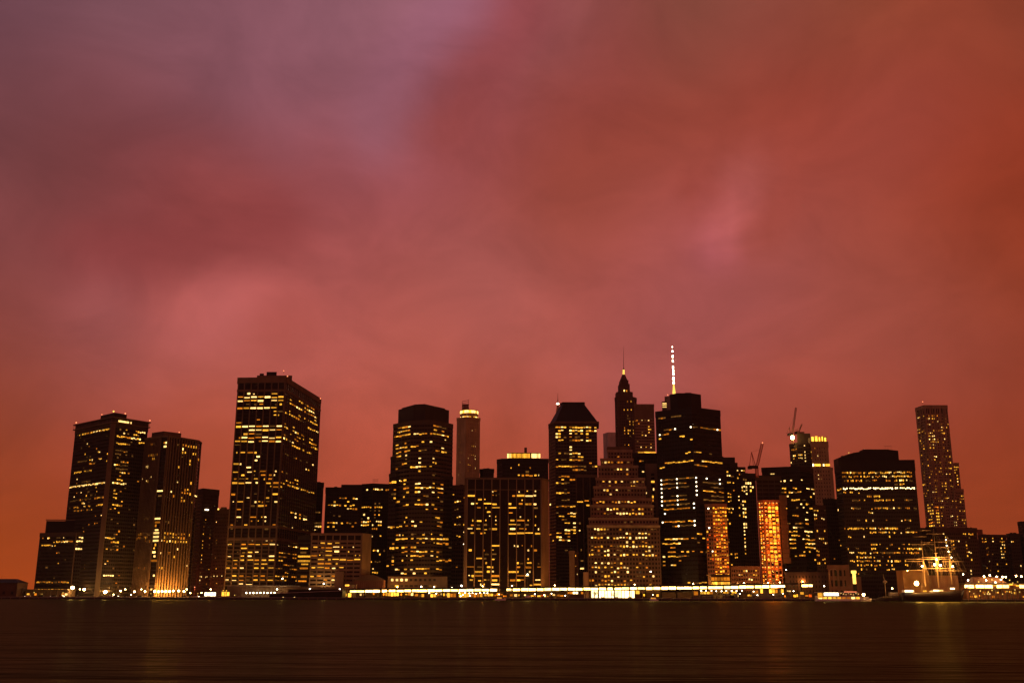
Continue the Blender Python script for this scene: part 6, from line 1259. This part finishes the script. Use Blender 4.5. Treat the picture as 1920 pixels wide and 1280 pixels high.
# --- trees
def tree(px, Y, h, w, label, seed, bare=False, cat='tree'):
    rnd = random.Random(seed); p = at_y(px, 1118, Y); base = Vector((p.x, Y, GZ))
    o = thing('quay_tree', label, cat, base)
    m = MB(); m.bar(base, base + Vector((0, 0, h * 0.45)), 0.22, 0.14, 6); tips = []
    for k in range(9 if bare else 6):
        an = rnd.uniform(0, 6.28); t = base + Vector((0, 0, h * rnd.uniform(0.3, 0.5))); e = base + Vector((math.cos(an) * w * 0.4, math.sin(an) * w * 0.4, h * rnd.uniform(0.65, 0.98)))
        m.bar(t, e, 0.1, 0.04, 5); tips.append(e)
        for _ in range(5 if bare else 2):
            e2 = e + Vector((rnd.uniform(-1, 1), rnd.uniform(-1, 1), rnd.uniform(0.2, 1.2))) * (w * 0.22); m.bar(t + (e - t) * rnd.uniform(0.4, 1), e2, 0.05, 0.02, 4); tips.append(e2)
    m.build('trunk', 'bark', o)
    lf = MB()
    for _ in range(90 if bare else 520):
        c = rnd.choice(tips) + Vector((rnd.gauss(0, 1), rnd.gauss(0, 1), rnd.gauss(0, 0.8))) * (w * 0.13); s = rnd.uniform(0.1, 0.24)
        u_ = Vector((rnd.gauss(0, 1), rnd.gauss(0, 1), rnd.gauss(0, 1))).normalized(); v_ = u_.cross(Vector((rnd.gauss(0, 1), rnd.gauss(0, 1), rnd.gauss(0, 1)))).normalized()
        lf.add([c - u_ * s, c + v_ * s * 0.6, c + u_ * s, c - v_ * s * 0.6], [(0, 1, 2, 3)])
    lf.build('crown', 'leaf', o, kind='stuff')
TR = [(41, 925, 9, 7, 'sparse tree beside the ferry house at the far left', True), (176, 945, 8.5, 10, 'dark tree between the second street lamp and the glaring low lamp', False), (330, 925, 5, 5, 'small tree right of the ribbed tower floodlights', False), (776, 930, 5, 6, 'dark tree under the brown banded tower', False), (827, 925, 4.5, 5, 'dark tree left of the market stalls', False), (951, 922, 6, 7, 'dark tree right of the white launch', False),
      (1045, 926, 6, 8, 'broad dark tree left of the white stall', False), (1098, 926, 6.5, 6, 'dark tree against the left end of the glass hall', False), (1115, 922, 4, 5, 'low dark tree in front of the glass hall', False), (1152, 918, 2.8, 7, 'flat dark shrub in front of the glass hall middle', False), (1345, 920, 4, 5, 'dark tree right of the long gold stall', False), (1400, 922, 5, 6, 'dark tree left of the orange stalls', False), (1480, 922, 5, 8, 'dark tree under the right part of the highway', False), (1867, 903, 8, 5, 'dark tree standing before the pier pavilion light strips', False)]
for i, (x, Y, h, w, lb, br) in enumerate(TR): tree(x, Y, h, w, lb, 100 + i, br)

# red works light washing the reddish tower foot
p = at_y(365, 1100, 1040); q = thing('site_lamp', 'red work lamp low beside the reddish apartment tower', 'lamp', (p.x, 1040, GZ))
m = MB(); m.ball(p, 0.5, 8, 5); m.bar((p.x, 1040, GZ), p, 0.1, mi=1); m.build('lantern', ['redglow', 'steel'], q)
l = bpy.data.lights.new('site_light', 'POINT'); l.energy = 9000; l.color = (1, 0.16, 0.06); l.shadow_soft_size = 1
lo = bpy.data.objects.new('site_light', l); col.objects.link(lo); lo.parent = q; lo.location = p + Vector((1, -3, 0)) - Vector(q.location)

# lamps on the inland side of the highway, seen just above its deck
IL = 'small warm lamp on the inland street just above the highway deck'
for x in (745, 905, 960, 1040, 1190, 1300, 1345, 1395, 1440, 1462, 1505): street_lamp(x, deck_py(x) - 7.0, 972, IL, 'inland street lamps', 15000, 0.45, 'lampglow', (1, 0.40, 0.08))
for x in (150, 235, 265, 350, 395): street_lamp(x, 1104, 972, 'small warm lamp in the street between the left towers', 'left street lamps', 7000, 0.45, 'lampglow', (1, 0.42, 0.09))

# ------------------------------------------------------------------ thin dusk haze over the river and the city
HZ = max(v.z for o in scene.objects if o.type == 'MESH' for v in [o.matrix_basis @ Vector(c) + (parent_origin(o.parent) if o.parent else Vector()) for c in o.bound_box]) + 12
print('haze top', HZ)
m = MB(); m.box(-5100, 5100, -450, 5300, -4.5, HZ)
mt = bpy.data.materials.new('haze'); mt.use_nodes = True; t = mt.node_tree
for n in list(t.nodes): t.nodes.remove(n)
o_ = t.nodes.new('ShaderNodeOutputMaterial'); v = t.nodes.new('ShaderNodeVolumePrincipled')
v.inputs['Color'].default_value = (0.95, 0.92, 0.9, 1); v.inputs['Density'].default_value = 0.000028; v.inputs['Anisotropy'].default_value = 0.4
t.links.new(v.outputs[0], o_.inputs['Volume']); MATS['haze'] = mt
m.build('haze', 'haze', kind='stuff')
scene.cycles.volume_bounces = 0

# further scattered lamps at both ends of the waterfront
for x, y in ((52, 1113), (64, 1110), (79, 1113), (118, 1110.5), (127, 1113), (206, 1115.5), (213, 1114), (220, 1116.5), (246, 1114), (283, 1112), (357, 1111), (371, 1112), (378, 1110.5), (440, 1115)):
    street_lamp(x, y, 930, 'small low lamp among the parked cars at the left', 'low lamps at the left quay', 900, 0.4, 'goldglow' if x % 3 else 'lampglow', (1, 0.5, 0.16))
for x, y in ((1818, 1108), (1826, 1112), (1838, 1107), (1846, 1113), (1853, 1109), (1860, 1106), (1871, 1110), (1880, 1113), (1888, 1108), (1897, 1111), (1903, 1105), (1912, 1109), (1835, 1090), (1860, 1086), (1893, 1087), (1899, 1092), (1908, 1090)):
    street_lamp(x, y, 904, 'small warm lamp on the front of the pier pavilion', 'small pier lamps', 700, 0.5, 'goldglow', (1, 0.5, 0.16))

# shop fronts under and behind the highway
for x0, x1, lb in ((668, 862, 'row of dim amber shop fronts under the left stretch of the highway'), (862, 1062, 'row of amber shop fronts under the middle of the highway, left of the glass hall'), (1205, 1300, 'dark shop row with few lights under the highway, right of the glass hall'), (1300, 1525, 'row of amber shop fronts under the right stretch of the highway')):
    a = at_y(x0, 1110, 968); b = at_y(x1, 1110, 968); o = thing('shop_row', lb, 'shops', ((a.x + b.x) / 2, 968, GZ))
    m = MB(); m.box(a.x, b.x, 968, 971, GZ, 7.4); m.build('wall', 'redwall', o)
    x = a.x + 0.6
    while x < b.x - 3:
        w_ = random.uniform(0.9, 3.0); h_ = random.uniform(0.8, 2.4)
        if random.random() < (0.72 if not 1200 < x0 < 1250 else 0.2):
            place('shop_window', unit('lit_' + random.choice('oofgyydkw')), o, (x + w_ / 2, 967.9, GZ + 0.8 + h_ / 2 + random.uniform(0, 1.6)), 0, (w_, 0.15, h_))
        x += w_ + random.uniform(0.3, 1.6)
    m = MB(); m.box(a.x, b.x, 966.6, 968, 6.9, 7.2); m.build('awning', 'brown', o)
